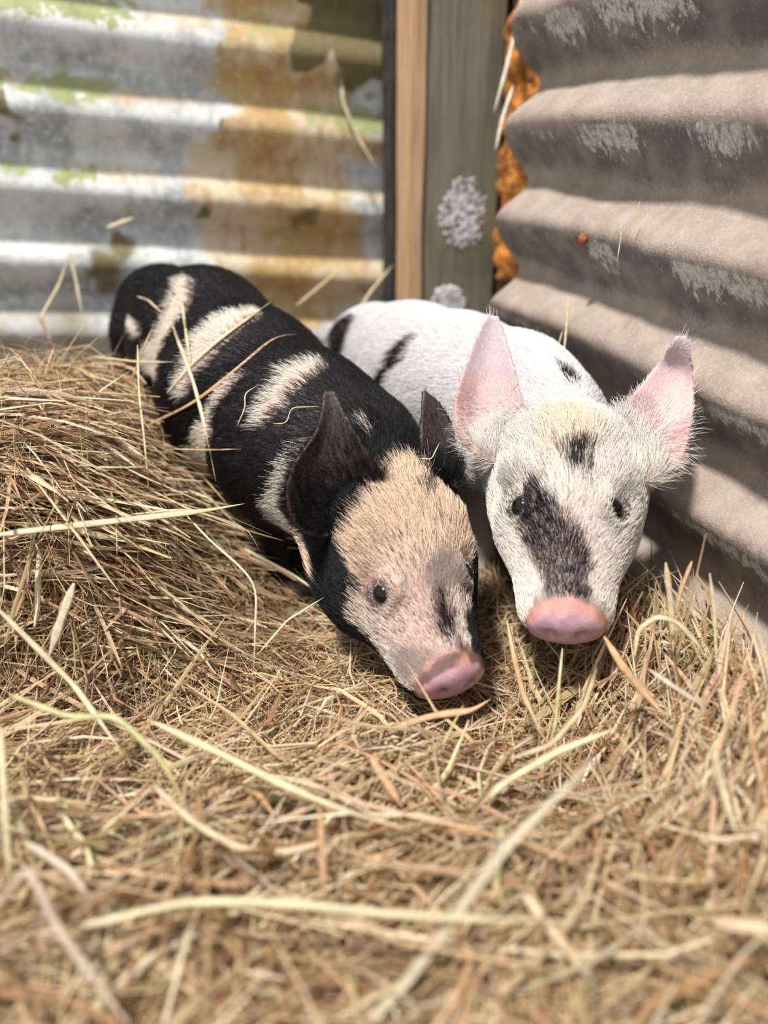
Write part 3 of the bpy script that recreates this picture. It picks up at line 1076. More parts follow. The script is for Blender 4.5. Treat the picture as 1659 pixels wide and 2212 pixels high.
def fur(pig, n, caps, base_white, seed):
    r = np.random.default_rng(seed)
    me = pig.me
    me.calc_loop_triangles()
    nt = len(me.loop_triangles)
    T = np.empty(nt * 3, np.int32); me.loop_triangles.foreach_get('vertices', T); T = T.reshape(-1, 3)
    P = pig.P
    a, b, c = P[T[:, 0]], P[T[:, 1]], P[T[:, 2]]
    ar = np.linalg.norm(np.cross(b - a, c - a), axis=1)
    cen = (a + b + c) / 3
    hs, hr, hu = coords(pig, cen)
    w = ar * (1 + 1.3 * ((hs > -.02) & (np.abs(hr) < .06)))
    w = w * np.where(cen[:, 2] < pig.sp['base'][2] + .015, .1, 1)
    toCam = np.einsum('ij,ij->i', CAM - cen, np.cross(b - a, c - a))
    w = w * np.where(toCam < -1e-9, .45, 1)                 # undersides and far flank carry a thinner coat
    pick = r.choice(nt, n, p=w / w.sum())
    u = r.random((n, 2)); f = u.sum(1) > 1; u[f] = 1 - u[f]
    R = a[pick] + (b - a)[pick] * u[:, :1] + (c - a)[pick] * u[:, 1:]
    NN = pig.N[T[pick, 0]] + pig.N[T[pick, 1]] + pig.N[T[pick, 2]]
    NN /= np.linalg.norm(NN, axis=1)[:, None] + 1e-9
    hs, hr, hu = coords(pig, R)
    hd = sstep(-0.01, 0.02, hs) * (np.abs(hr) < .07) * (hu > -.07) * (hs < .16)
    amt, inner = ear_inner(pig, R, NN)
    # lie of the coat: from the nose back over the head and neck to the tail
    chain = [pig.H(.13, 0, -.005), pig.H(.06, 0, 0), pig.H(.0, 0, 0)] + [c for c, _ in reversed(pig.sp['spine'])]
    flow = np.zeros((n, 3)); wsum = np.zeros(n)
    for p, q in zip(chain[:-1], chain[1:]):
        ab = q - p; t = np.clip(((R - p) @ ab) / (ab @ ab), 0, 1)
        d = np.linalg.norm(R - p - t[:, None] * ab, axis=1)
        ww = np.exp(-(d / .02) ** 2 * .5) + 1e-9
        flow += ww[:, None] * unit(ab); wsum += ww
    flow /= wsum[:, None]
    flow -= Z[None] * (.55 * (1 - hd))[:, None]
    # on the face hair fans out sideways
    hr = coords(pig, R)[1]
    flow += hd[:, None] * pig.S[None] * (hr / .045)[:, None] * .35
    # ears: lie towards the tip
    for G in pig.earG:
        base = G[0].mean(0); tip = G[-1].mean(0)
        near = (np.linalg.norm(R - (base + tip) / 2, axis=1) < np.linalg.norm(tip - base) * .75)
        k = (amt * near)[:, None]
        ctr = G.mean(1)
        flow = flow * (1 - k) + k * (unit(tip - base) * .8 + (R - G[:, G.shape[1] // 2].mean(0)) / .03 * .8)
    flow += r.normal(0, .16, (n, 3))
    flow += .25 * np.stack([noise3(R, 45, 40), noise3(R, 45, 41), noise3(R, 45, 42)], 1)
    tan = flow - NN * np.einsum('ij,ij->i', flow, NN)[:, None]
    tan /= np.linalg.norm(tan, axis=1)[:, None] + 1e-9
    skin, hair, blk, amt, inner, nose, hs, hd = coat(pig, R + r.normal(0, .0007, R.shape) - tan * (r.uniform(-.002, .0065, n) * (hs < .115))[:, None], NN, caps, base_white)
    crest = hd * sstep(.075, .02, hs)
    lift = .30 + .28 * crest + .15 * r.random(n)
    L = (.0088 + .0065 * crest - .0040 * hd * sstep(.05, .10, hs)) * r.uniform(.6, 1.25, n)
    L = L * (1 - .60 * amt)
    for e, q, *_ in pig.eyes:
        de = np.linalg.norm(R - e - pig.S * q * .002, axis=1)
        L = L * np.clip(sstep(.006, .013, de), .30, 1)
    keep = (nose < .3) & ~((inner > .6) & (r.random(n) < .55)) & ~((amt > .5) & (r.random(n) < .35))
    if base_white:
        keep &= ~((amt > .5) & (inner < .5) & (r.random(n) < .3))
    tipshift = 0
    d0 = tan * np.cos(lift)[:, None] + NN * np.sin(lift)[:, None]
    d1 = tan * np.cos(lift * .45)[:, None] + NN * np.sin(lift * .45)[:, None]
    d2 = tan
    grav = -Z[None] * .0
    p0 = R - NN * .0004
    p1 = p0 + d0 * (L / 3)[:, None]; p2 = p1 + d1 * (L / 3)[:, None]; p3 = p2 + d2 * (L / 3)[:, None]
    PT = np.stack([p0, p1, p2, p3], 1)[keep].astype(np.float32)
    hair = hair * r.uniform(.72, 1.18, (n, 1))
    # stray light bristles in black parts and dark ones in the tan face
    k = r.random(n)
    if base_white:
        hair[(k < .05) & (hd > .5) & (hs > .03)] = (.12, .09, .08)
    else:
        m = (blk < .4) & (hd > .5) & (k < .16 * sstep(.03, .06, hs) + .03)
        hair[m] = (.07, .055, .05)
    hair = np.clip(hair, 0, 1)[keep]
    nk = len(PT)
    hc = bpy.data.hair_curves.new('coat')
    hc.add_curves([4] * nk)
    hc.points.foreach_set('position', (PT - np.array(pig.root.location, np.float32)).ravel())
    ra = np.tile(np.array([.000105, .0001, .00008, .00003], np.float32), nk)
    hc.points.foreach_set('radius', ra)
    at_ = hc.attributes.new('tint', 'FLOAT_COLOR', 'CURVE')
    at_.data.foreach_set('color', np.hstack([hair, np.ones((nk, 1))]).astype(np.float32).ravel())
    hc.materials.append(HAIR)
    o = bpy.data.objects.new('coat', hc); COL.objects.link(o); o.parent = pig.root
    o['kind'] = 'stuff'
    set_col(me, 'skin', np.clip(coat(pig, pig.P, pig.N, caps, base_white)[0], 0, 1))


bc = dict(
    white=(pb.cap([(905, 1035), (890, 1090), (930, 1180), (960, 1260), (960, 1380)], [40, 70, 85, 75, 70]) +
           pb.cap([(840, 1105), (830, 1180), (850, 1260), (840, 1350), (880, 1410)], [45, 75, 75, 68, 75]) +
           pb.cap([(985, 1060), (1000, 1150), (1010, 1240)], [22, 30, 30]) +
           pb.cap([(810, 1330), (790, 1390)], [40, 40]) +
           pb.cap([(700, 785), (640, 815), (600, 865), (565, 905)], [10, 25, 28, 15]) +
           pb.cap([(665, 945), (630, 1000), (612, 1060), (600, 1110), (650, 1150)], [10, 22, 26, 34, 34]) +
           pb.cap([(560, 795), (510, 820), (470, 860), (450, 930), (430, 1000), (440, 1040)], [4, 7, 12, 28, 40, 40]) +
           pb.cap([(545, 680), (480, 705), (450, 735), (430, 780), (400, 830)], [30, 46, 38, 26, 24]) +
           pb.cap([(400, 610), (385, 670), (350, 740), (320, 770), (340, 800)], [22, 26, 26, 34, 26]) +
           pb.cap([(280, 690), (300, 720)], [12, 16]) + pb.cap([(960, 1090), (995, 1170), (1005, 1250), (1000, 1300)], [40, 60, 60, 40]) + pb.cap([(655, 1160), (680, 1215), (690, 1260)], [26, 22, 16]) +
           [(black['legs'][i][k][0], black['legs'][i][k + 1][0], .022, .020) for i, k in ((3, 2), (1, 0), (1, 1), (1, 2))] +
           [(black['legs'][1][0][0] - Z * .03, black['legs'][1][1][0], .03, .024)] + pb.cap([(790, 915), (800, 930)], [5, 7])),
    dark=(pb.cap([(935, 1062), (928, 1080)], [7, 9]) + pb.cap([(960, 1315), (975, 1360), (1000, 1400)], [22, 30, 18]) +
          pb.cap([(1010, 1285), (1012, 1330)], [12, 14])),
    grey=(pb.cap([(890, 1430), (930, 1420), (975, 1425)], [26, 26, 26]) + pb.cap([(950, 1270), (980, 1250)], [25, 30]) + pb.cap([(885, 1440)], [18])),
    pink=(pb.cap([(850, 1215), (875, 1260), (890, 1300)], [16, 18, 16]) + pb.cap([(890, 1350), (930, 1400)], [28, 30])))
wc = dict(
    dark=(pw.cap([(738, 712), (735, 755)], [42, 44]) + pw.cap([(890, 732), (868, 758), (850, 780)], [20, 30, 18]) +
          pw.cap([(825, 822), (812, 840)], [18, 18]) + pw.cap([(1215, 800), (1240, 828)], [17, 26])),
    soft=(pw.cap([(1240, 990), (1262, 990)], [7, 7]) + pw.cap([(1250, 1015)], [10]) +
          pw.cap([(1150, 1075), (1160, 1120), (1180, 1180), (1215, 1235), (1228, 1275)], [20, 36, 46, 52, 54])),
    grey=(pw.cap([(1100, 1050), (1092, 1100)], [24, 24]) + pw.cap([(1330, 1085), (1325, 1120)], [20, 20]) +
          pw.cap([(1175, 1290), (1180, 1325)], [30, 26]) + pw.cap([(1275, 1300), (1290, 1330)], [26, 22]) + pw.cap([(1320, 895)], [16]) + pw.cap([(1000, 1040), (1010, 1080)], [25, 25])),  # last grey patch paints shade on the side of the neck
    pink=pw.cap([(1225, 1318)], [20]))
fur(pb, 170000, bc, False, 1)
fur(pw, 150000, wc, True, 2)


# ------------------------------------------------------------------ hay
CAPS = []
for pig in (pb, pw):
    sp = pig.sp['spine']
    for (a, ra), (b, rb) in zip(sp[:-1], sp[1:]): CAPS.append((a, b, ra * 1.02, rb * 1.02))
    CAPS.append((sp[-1][0], pig.H(.02, 0, 0), sp[-1][1], .046))
    CAPS.append((pig.H(.02, 0, -.006), pig.H(.06, 0, -.010), .048, .043))
    CAPS.append((pig.H(.06, 0, -.010), pig.H(.134, 0, -.012), .042, .026))
    for G in pig.earG:
        c = G.reshape(-1, 3).mean(0); CAPS.append((G[2].mean(0), G[-3].mean(0), .02, .006))

TINTS = np.array([(0.68, 0.50, 0.31), (0.76, 0.60, 0.40), (0.56, 0.38, 0.22), (0.60, 0.50, 0.28), (0.82, 0.72, 0.54),
                  (0.48, 0.28, 0.15), (0.36, 0.22, 0.12), (0.68, 0.47, 0.34), (0.24, 0.145, 0.08), (0.66, 0.60, 0.38)])
TW = np.array([.15, .16, .14, .09, .13, .09, .08, .09, .06, .04]); TW = TW / TW.sum()


def strands(n, seed, W, Lr, off, region, az_fn, pitch_sd=0.16, bend=0.18, nseg=6, avoid=True, follow=.8, pitch_mu=0.0, skip=None):
    """numpy sheaf of folded grass blades; returns V, Q, tint"""
    r = np.random.default_rng(seed)
    x = r.uniform(region[0], region[1], n); y = r.uniform(region[2], region[3], n)
    keepR = (x * NR[0] + y * NR[1] < QR - .006) & (x * DR[0] + y * DR[1] < PL - .02)
    if skip is not None: keepR &= ~skip(x, y)
    x, y = x[keepR], y[keepR]; n = len(x)
    L = Lr[0] * np.exp(r.normal(0, Lr[1], n)); w = W[0] * np.exp(r.normal(0, W[1], n))
    az = az_fn(x, y, r)
    pt = r.normal(pitch_mu, pitch_sd, n)
    T = np.stack([np.cos(az) * np.cos(pt), np.sin(az) * np.cos(pt), np.sin(pt)], 1)
    Nn = np.stack([-np.sin(az), np.cos(az), az * 0], 1)
    Up = np.cross(T, Nn); Up[Up[:, 2] < 0] *= -1
    t = np.linspace(-.5, .5, nseg)
    b1 = r.normal(0, bend, n) * L; b2 = r.normal(0, bend * .7, n) * L
    c3 = r.normal(0, bend * .6, n) * L
    kink = r.random(n) < .28; kp = r.uniform(-.3, .3, n); ka = r.normal(0, .55, n) * kink
    C = np.stack([x, y, 0 * x], 1)
    PT = C[:, None] + T[:, None] * (t[None, :, None] * L[:, None, None])
    q = (t * t * 4 - .5)[None]
    PT += Nn[:, None] * ((q * b1[:, None] + (t ** 3 * 8)[None] * c3[:, None] + np.maximum(t[None] - kp[:, None], 0) * (ka * L)[:, None])[..., None])
    PT += Up[:, None] * ((q * b2[:, None] * -.7)[..., None])
    # drape on the height field
    hh = hay_h(PT[..., 0], PT[..., 1])
    hm = hay_h(x, y)
    PT[..., 2] += hm[:, None] * (1 - follow) + hh * follow + (off[0] + (off[1] - off[0]) * r.random(n) ** off[2])[:, None]
    ok = np.ones(len(PT), bool)
    flat = PT.reshape(-1, 3)
    ok &= (flat @ NR < QR - .013).reshape(n, nseg).all(1) | (r.random(n) < .0)
    ok &= (flat @ DR < PL - .012).reshape(n, nseg).all(1)
    ok &= ~((flat @ DR > PD - .004) & (flat @ NR > pa(866) - .003)).reshape(n, nseg).any(1)
    if avoid:
        ins = np.zeros(len(flat), bool)
        for (a, b, ra, rb) in CAPS: ins |= capdist(flat, a, b, ra, rb) < .001
        ok &= ~ins.reshape(n, nseg).any(1)
    # keep the air right in front of the lens clear
    ok &= ~(np.linalg.norm(flat - CAM, axis=1) < .16).reshape(n, nseg).any(1)
    PT = PT[ok]; w = w[ok]; n = len(PT)
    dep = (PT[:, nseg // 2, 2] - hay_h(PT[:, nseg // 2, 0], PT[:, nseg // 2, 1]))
    tan = np.gradient(PT, axis=1); tan /= np.linalg.norm(tan, axis=2)[..., None] + 1e-9
    roll = r.uniform(-1.1, 1.1, n); tw = r.normal(0, .6, n)
    s = np.cross(tan, Z[None, None]); s /= np.linalg.norm(s, axis=2)[..., None] + 1e-9
    u = np.cross(s, tan)
    ang = roll[:, None] + tw[:, None] * t[None]
    s2 = s * np.cos(ang)[..., None] + u * np.sin(ang)[..., None]
    u2 = np.cross(s2, tan)
    prof = np.clip(1.0 - np.abs(t * 2) ** 4 * .75, .15, 1)[None] * np.clip(1 + t[None] * r.uniform(-.8, .8, n)[:, None], .2, 2)
    ww = (w[:, None] * prof)[..., None] * .5
    V = np.stack([PT - s2 * ww, PT + u2 * ww * .55, PT + s2 * ww], 2)       # n, nseg, 3, 3
    k = np.arange(n)[:, None, None] * (nseg * 3) + np.arange(nseg - 1)[None, :, None] * 3 + np.arange(2)[None, None]
    k = k.ravel()
    Q = np.stack([k, k + 1, k + 4, k + 3], 1)
    ti = TINTS[r.choice(len(TINTS), n, p=TW)] * np.array([.88, .85, .80]) * r.uniform(.68, 1.28, (n, 1)) * r.uniform(.96, 1.04, (n, 3))
    ti = ti * lerp(1.0, np.array([.62, .50, .42]), .8 * (r.random(n) < sstep(.0, -.016, dep)))      # browner hay at the bottom, tint darkened to paint shade into the gaps
    C = np.repeat(ti, nseg * 3, axis=0)
    return V.reshape(-1, 3), Q, np.clip(C, 0, 1)


def hay_object(name, parts, label):
    Vs, Qs, Cs, n = [], [], [], 0
    for V, Q, C in parts:
        Vs.append(V); Qs.append(Q + n); Cs.append(C); n += len(V)
    me = np_mesh(name, np.concatenate(Vs), np.concatenate(Qs), smooth=False)
    set_col(me, 'tint', np.concatenate(Cs))
    o = link(name, me, HAY)
    tag(o, label, 'hay', kind='stuff')
    return o


def az_mix(mu, sd, p_alt=.3, mu2=1.5, sd2=.6):
    def f(x, y, r):
        n = len(x)
        a = r.normal(mu, sd, n)
        P = np.stack([x, y, 0 * x], 1)
        a = a + .8 * noise3(P, 10, 77)
        m = r.random(n) < p_alt
        a[m] = r.normal(mu2, sd2, m.sum())
        return a
    return f


def az_center(x, y, r):
    n = len(x)
    P = np.stack([x, y, 0 * x], 1)
    rt = sstep(.02, .14, x)
    mu = (1 - rt) * .12 + rt * 1.9
    a = mu + r.normal(0, .42, n) + .55 * noise3(P, 9, 71)
    m = r.random(n) < .33
    a[m] = r.uniform(0, math.pi, m.sum())
    return a


def on_mound(x, y):
    return (x < -.13) & (y > .43) & (y < .74)


bed = [
    strands(30000, 11, (.0010, .35), (.056, .45), (-.028, .013, .85), (-.50, .38, .26, .66), az_center, .17, .14, skip=on_mound),
    strands(9000, 12, (.0014, .35), (.080, .40), (-.014, .016, 1.2), (-.50, .38, .20, .62), az_center, .16, .14, follow=.6, skip=on_mound),
    strands(9000, 13, (.0015, .4), (.075, .40), (-.012, .012, 1.2), (-.70, .35, .58, .98), az_mix(.3, .8), .16, .12),
    strands(2600, 14, (.0004, .3), (.040, .4), (0, .022, 1.0), (-.40, .30, .30, .60), az_center, .5, .5),
]
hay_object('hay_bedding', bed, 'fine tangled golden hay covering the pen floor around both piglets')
mound = [
    strands(17000, 21, (.0011, .35), (.070, .40), (-.026, .008, 1.0), (-.48, -.07, .405, .76), az_mix(.02, .22, .18), .09, .10, follow=.12),
    strands(5200, 22, (.0021, .35), (.105, .35), (-.016, .014, 1.1), (-.48, -.10, .405, .74), az_mix(.0, .16, .10), .08, .08, follow=.15),
    strands(1200, 23, (.0006, .35), (.060, .35), (-.004, .03, 1.2), (-.48, -.08, .41, .72), az_mix(.3, .8, .3), .5, .4, follow=.6),
]
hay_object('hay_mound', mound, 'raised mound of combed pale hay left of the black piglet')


def az_front(x, y, r):
    n = len(x)
    P = np.stack([x, y, 0 * x], 1)
    a = 1.25 + r.normal(0, .75, n) + .8 * noise3(P, 12, 91) + .5 * sstep(.05, .2, x)
    m = r.random(n) < .25
    a[m] = r.normal(.2, .5, m.sum())
    return a


front = [
    strands(13000, 31, (.0013, .38), (.080, .40), (-.040, .018, .85), (-.34, .34, .06, .36), az_front, .26, .10),
    strands(2600, 32, (.0021, .35), (.115, .35), (-.016, .026, 1.1), (-.34, .34, .06, .36), az_front, .26, .10),
]
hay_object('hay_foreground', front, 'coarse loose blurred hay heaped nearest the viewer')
edge = [
    strands(5200, 41, (.0015, .4), (.070, .40), (-.006, .018, 1.2), (.10, .36, .22, .52), az_mix(1.7, .5, .3, .6, .7), .45, .16, pitch_mu=.45),
    strands(1200, 42, (.0024, .4), (.090, .35), (-.002, .020, 1.2), (.12, .36, .20, .50), az_mix(1.7, .5, .3, .6, .7), .45, .16, pitch_mu=.5),
]
hay_object('hay_by_wall', edge, 'upright straggling hay stems along the foot of the right corrugated wall')


# ------------------------------------------------------------------ single stalks that stand out
def blade(name, pts, width, col, label, cat='stalk', group=None, seed=0, nose=0.0, n=26, sx=1.0):
    P = resample(pts, n)
    r = np.random.default_rng(seed + 500)
    tan = np.gradient(P, axis=0); tan /= np.linalg.norm(tan, axis=1)[:, None]
    view = P - CAM; view /= np.linalg.norm(view, axis=1)[:, None]
    s = np.cross(tan, view + np.array([.3, .1, -.5])); s /= np.linalg.norm(s, axis=1)[:, None]
    u = np.cross(s, tan)
    t = np.linspace(0, 1, n)
    w = .86 * width * np.clip(np.minimum(t * 5 + .30, (1 - t) * 3.5 + .08), 0, 1) * (1 + .08 * np.sin(t * 17 + seed))
    off = [(-.5, 0), (-.25, .13), (0, .03), (.25, .13), (.5, 0), (.25, -.05), (0, -.10), (-.25, -.05)]
    V = np.concatenate([[P + s * (w * a)[:, None] + u * (w * b)[:, None]] for a, b in off]).transpose(1, 0, 2).reshape(-1, 3)
    m = len(off)
    Q = []
    for i in range(n - 1):
        for k in range(m):
            a = i * m + k; b = i * m + (k + 1) % m
            Q.append((a, b, b + m, a + m))
    Q.append((3, 2, 1, 0)); Q.append((7, 6, 5, 4))
    e = (n - 1) * m; Q.append((e, e + 1, e + 2, e + 3)); Q.append((e + 4, e + 5, e + 6, e + 7))
    me = np_mesh(name, V, Q)
    C = np.tile(np.array(col), (len(V), 1)) * (1 + .10 * np.sin(np.repeat(t, m) * 40 + seed))[:, None]
    C = C * np.tile(np.array([1, 1.05, .82, 1.05, 1, .9, .9, .9]), n)[:, None]
    set_col(me, 'tint', np.clip(C, 0, 1))
    o = link(name, me, HAY)
    tag(o, label, cat, group)
    return o


STRAW = (0.70, 0.56, 0.34); PALE = (0.78, 0.68, 0.44); GREEN = (0.60, 0.56, 0.28); BROWN = (0.55, 0.34, 0.18); ORANGE = (0.68, 0.42, 0.23)
L = []
def st(pts, w, col, label, kind='hay_stalk', cat='stalk', rest=False):
    if rest:                                            # lies on a piglet: sink along the line of sight onto its coat
        q = resample(pts, 22)
        pts = []
        for p in q:
            d = Vector(unit(ray(p[0], p[1])).tolist()); best = p[2]
            for pig in (pb, pw):
                h = pig.bvh.ray_cast(Vector(CAM.tolist()), d)
                if h[0] is not None: best = min(best, float((np.array(h[0]) - CAM) @ CF) - .0035)
            pts.append((p[0], p[1], best))
        q = np.array(pts); 
        for _ in range(2): q[1:-1, 2] = np.minimum(q[1:-1, 2], .25 * q[:-2, 2] + .5 * q[1:-1, 2] + .25 * q[2:, 2])
        pts = [tuple(p) for p in q]
    if not rest: pts = [(p[0], p[1], p[2] * (.95 if p[1] > 1480 else 1)) for p in pts]
    L.append(blade(kind, [at(*p) for p in pts], w, col, label, cat, seed=len(L)))


# lying over the black piglet's back
st([(305, 925, .600), (420, 870, .585), (520, 790, .585), (600, 720, .600), (640, 722, .620)], .0030, ORANGE, 'curved orange-brown blade lying across the black piglet back', rest=True)
st([(360, 850, .60), (410, 790, .590), (470, 735, .600), (585, 652, .615)], .0032, PALE, 'straight pale yellow stem leaning over the black piglet rump', rest=True)
st([(392, 645, .635), (402, 720, .610), (412, 790, .590)], .0030, PALE, 'short upright pale stem standing against the black piglet rump', rest=True)
st([(372, 700, .62), (420, 830, .580), (450, 950, .555), (466, 1040, .550)], .0034, PALE, 'long pale stem running down the black piglet flank', rest=True)
st([(296, 640, .660), (320, 648, .660), (352, 678, .650)], .0024, STRAW, 'small blurred curled stem on the black piglet rump', rest=True)
st([(200, 770, .62), (300, 782, .60), (375, 782, .59)], .0022, STRAW, 'thin level stem poking from the mound top to the piglet', rest=True)
st([(297, 745, .57), (300, 850, .56), (312, 950, .55), (322, 1070, .545)], .0019, PALE, 'thin upright yellow stem crossing the edge of the hay mound', rest=True)
st([(280, 830, .60), (315, 740, .60), (333, 700, .61)], .0018, BROWN, 'short brownish stem leaning on the black piglet thigh', rest=True)
# on the mound
st([(-40, 1160, .47), (120, 1140, .475), (300, 1120, .485), (440, 1104, .495), (528, 1088, .50)], .0052, PALE, 'broad pale green blade lying along the front of the mound')
st([(-30, 1130, .50), (150, 1128, .50), (400, 1098, .51), (540, 1140, .52), (560, 1190, .52)], .0020, STRAW, 'thin straw stem bent over above the broad pale blade')
st([(-20, 1010, .55), (120, 940, .56), (215, 845, .575), (282, 800, .585)], .0026, PALE, 'pale stem rising to the right across the mound top')
st([(0, 960, .55), (200, 905, .56), (300, 880, .57)], .0022, STRAW, 'flat straw stem midway up the mound')
st([(90, 830, .59), (118, 745, .60)], .0020, ORANGE, 'short orange stub sticking up from the mound crest')
st([(370, 970, .545), (440, 972, .545), (522, 970, .535)], .0016, BROWN, 'thin reddish stem pointing at the black piglet shoulder', rest=True)
st([(400, 1110, .50), (455, 1170, .49), (510, 1215, .485), (556, 1262, .48), (552, 1330, .475), (548, 1450, .47)], .0018, PALE, 'sharply kinked pale stem hanging down below the piglet chest', rest=True)
# behind, by the left wall
st([(110, 730, .76), (85, 690, .76), (130, 610, .77), (150, 545, .77)], .0034, STRAW, 'blurred straw stem standing up before the left wall')
st([(150, 540, .77), (165, 610, .77), (178, 680, .77)], .0042, (0.62, 0.58, 0.44), 'blurred pale stem hanging from the standing straw stem')
st([(230, 492, .80), (290, 470, .80)], .0050, STRAW, 'short blurred tan leaf high before the left wall')
st([(112, 745, .70), (95, 705, .72), (80, 680, .74)], .0022, (0.30, 0.2, 0.12), 'dark brown twig at the crest of the mound')
st([(760, 690, .83), (800, 630, .84), (850, 570, .85)], .0034, STRAW, 'blurred straw stem leaning to the foot of the tan timber strip')
st([(640, 660, .82), (700, 610, .84), (760, 560, .86)], .0034, STRAW, 'blurred straw stem rising behind the black piglet back', rest=True)
st([(725, -20, .86), (715, 40, .86), (700, 90, .86), (728, 110, .86), (745, -20, .86)], .0060, (0.62, 0.48, 0.38), 'blurred dry curled leaf hanging high on the left wall')
st([(735, 130, .86), (740, 220, .86), (775, 300, .86), (815, 365, .86)], .0050, (0.60, 0.50, 0.33), 'long blurred brown stem hanging down the left wall near the post')
# by the post and on the right wall
st([(1130, -20, .735), (1115, 60, .735), (1090, 160, .735), (1066, 245, .735)], .0046, (0.72, 0.66, 0.50), 'upper pale stem over the orange filler by the post')
st([(1108, 185, .73), (1085, 255, .73), (1070, 325, .73)], .0046, (0.74, 0.64, 0.48), 'lower pale stem over the orange filler by the post')
st([(1190, -20, .66), (1178, 90, .665), (1170, 190, .675), (1163, 240, .68)], .0028, (0.66, 0.63, 0.50), 'long thin pale stem hanging beside the orange filler')
st([(1382, 435, .520), (1363, 515, .527)], .0010, PALE, 'upper right thin stem stuck to the right corrugated wall')
st([(1345, 478, .535), (1340, 520, .538), (1333, 566, .540)], .0010, PALE, 'lower left thin stem stuck to the right corrugated wall')
st([(1228, 640, .60), (1224, 700, .60), (1217, 775, .60)], .0021, PALE, 'upright yellow stem standing behind the white piglet')
st([(1215, 715, .605), (1205, 750, .605), (1198, 770, .605)], .0014, STRAW, 'tiny stem beside the yellow one behind the white piglet')
# right foreground, standing against the wall
st([(1438, 1215, .430), (1448, 1300, .43), (1455, 1410, .43)], .0040, STRAW, 'thick upright straw stub before the right wall')
st([(1495, 1212, .43), (1470, 1275, .43), (1458, 1330, .43)], .0026, ORANGE, 'forked orange stem leaning right from the thick stub')
st([(1533, 1238, .42), (1543, 1320, .42), (1548, 1440, .42)], .0020, PALE, 'slim upright yellow stem right of the thick stub')
st([(1370, 1420, .425), (1378, 1360, .425), (1420, 1330, .42), (1465, 1345, .42), (1510, 1395, .42), (1530, 1430, .42)], .0034, PALE, 'arched pale blade curving over before the right wall')
st([(1305, 1375, .435), (1345, 1440, .42), (1395, 1500, .40), (1440, 1550, .39)], .0052, ORANGE, 'broad tan blade slanting down from the white piglet snout')
st([(1400, 1445, .405), (1450, 1480, .40), (1520, 1525, .39)], .0030, (0.70, 0.62, 0.50), 'greyish straw slanting below the arched blade')
st([(1540, 1620, .345), (1560, 1700, .345), (1590, 1800, .34)], .0040, PALE, 'pale green stem slanting down at the right foreground')
st([(1020, 1750, .40), (1090, 1690, .40), (1200, 1625, .395), (1335, 1572, .39)], .0044, PALE, 'long pale yellow blade rising to the right in the middle')
st([(1100, 1640, .40), (1190, 1610, .395), (1260, 1530, .395), (1290, 1440, .40)], .0030, STRAW, 'straw blade bending up toward the white piglet snout')
st([(1215, 1400, .44), (1207, 1480, .43), (1200, 1560, .42), (1185, 1620, .41)], .0022, GREEN, 'straight thin stem hanging below the white piglet snout')
st([(1095, 1340, .455), (1110, 1420, .445), (1130, 1500, .435), (1172, 1590, .42)], .0034, ORANGE, 'tan pink blade between the two piglet snouts')
st([(825, 1592, .455), (870, 1565, .455), (940, 1545, .452), (1020, 1535, .45), (1060, 1510, .45)], .0050, (0.62, 0.37, 0.20), 'curled copper-brown leaf just below the black piglet snout')
st([(560, 1410, .475), (620, 1340, .48), (700, 1290, .485)], .0016, PALE, 'thin straight stem pointing up to the black piglet cheek')
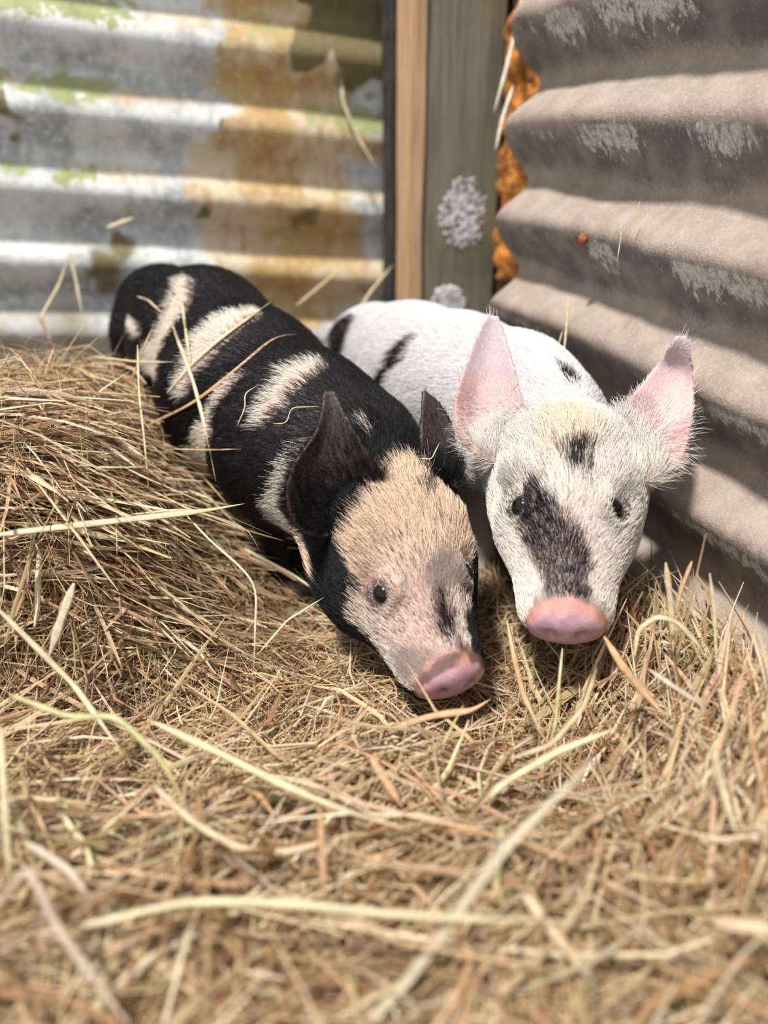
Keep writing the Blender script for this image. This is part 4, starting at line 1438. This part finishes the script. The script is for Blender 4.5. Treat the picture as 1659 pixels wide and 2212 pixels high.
# foreground
st([(320, 1555, .395), (460, 1620, .385), (620, 1700, .375), (760, 1755, .365), (890, 1795, .36)], .0044, (0.76, 0.60, 0.38), 'very long thick tan stem slanting down across the foreground')
st([(330, 1695, .36), (420, 1780, .35), (520, 1835, .345), (620, 1842, .345), (760, 1800, .35)], .0038, STRAW, 'curved straw blade sweeping under the long tan stem')
st([(20, 1500, .40), (150, 1550, .39), (250, 1545, .385), (350, 1640, .38), (410, 1760, .375)], .0036, GREEN, 'arched greenish blade in the left foreground')
st([(-20, 1300, .42), (60, 1380, .42), (160, 1480, .42), (260, 1620, .415)], .0036, PALE, 'long pale stem slanting down at the left edge')
st([(160, 1260, .43), (135, 1330, .43), (105, 1420, .43)], .0062, (0.74, 0.64, 0.46), 'wide flat pale leaf below the mound at left')
st([(-20, 1975, .30), (60, 1870, .29), (120, 2000, .285), (200, 2110, .28), (290, 2230, .275)], .0034, (0.66, 0.52, 0.40), 'long blurred stem running to the bottom left corner')
st([(0, 1570, .35), (8, 1700, .34), (20, 1900, .33)], .0036, PALE, 'upright blurred pale blade at the left edge')
st([(60, 1820, .33), (150, 1880, .32), (200, 1950, .315)], .0036, (0.70, 0.56, 0.44), 'short pinkish blurred straw in the left foreground')
st([(60, 2020, .30), (230, 1990, .30), (400, 1945, .30), (620, 1950, .295), (800, 1970, .29), (1000, 1985, .29), (1250, 1990, .30)], .0032, PALE, 'very long thin pale stem arching across the lower foreground')
st([(380, 1960, .30), (560, 1950, .30), (720, 1965, .295), (870, 2030, .29)], .0030, STRAW, 'straw stem crossing under the long arching one')
st([(690, 1740, .345), (696, 1830, .34), (700, 1950, .335)], .0032, ORANGE, 'upright tan blade in the middle foreground')
st([(800, 1635, .395), (835, 1690, .39), (870, 1745, .385)], .0050, ORANGE, 'short wide tan leaf in the centre foreground')
st([(1085, 1780, .34), (1075, 1880, .335), (1062, 2010, .33)], .0032, GREEN, 'upright yellowish blade in the lower middle')
st([(1130, 1930, .31), (1200, 2020, .30), (1290, 2130, .295)], .0050, (0.74, 0.56, 0.36), 'thick tan stem slanting right in the lower foreground')
st([(1000, 1330, .47), (1030, 1420, .465)], .0018, BROWN, 'short brown stem behind the black piglet snout')
st([(1540, 1990, .29), (1600, 2000, .285), (1690, 2010, .28)], .0060, (0.66, 0.48, 0.32), 'wide blurred tan leaf at the lower right edge')
# wisps on the black piglet
st([(512, 920, .545), (530, 880, .540), (528, 850, .540), (560, 830, .545)], .0011, STRAW, 'tiny crooked straw wisp on the black piglet side', rest=True)
st([(590, 915, .520), (620, 915, .515), (628, 880, .515), (690, 878, .515)], .0009, STRAW, 'fine curly wisp on the black piglet shoulder', rest=True)
st([(907, 990, .488), (932, 992, .486), (950, 955, .489)], .0009, PALE, 'thin bent straw piece on the black piglet upright ear', rest=True)
print('stalks', len(L))
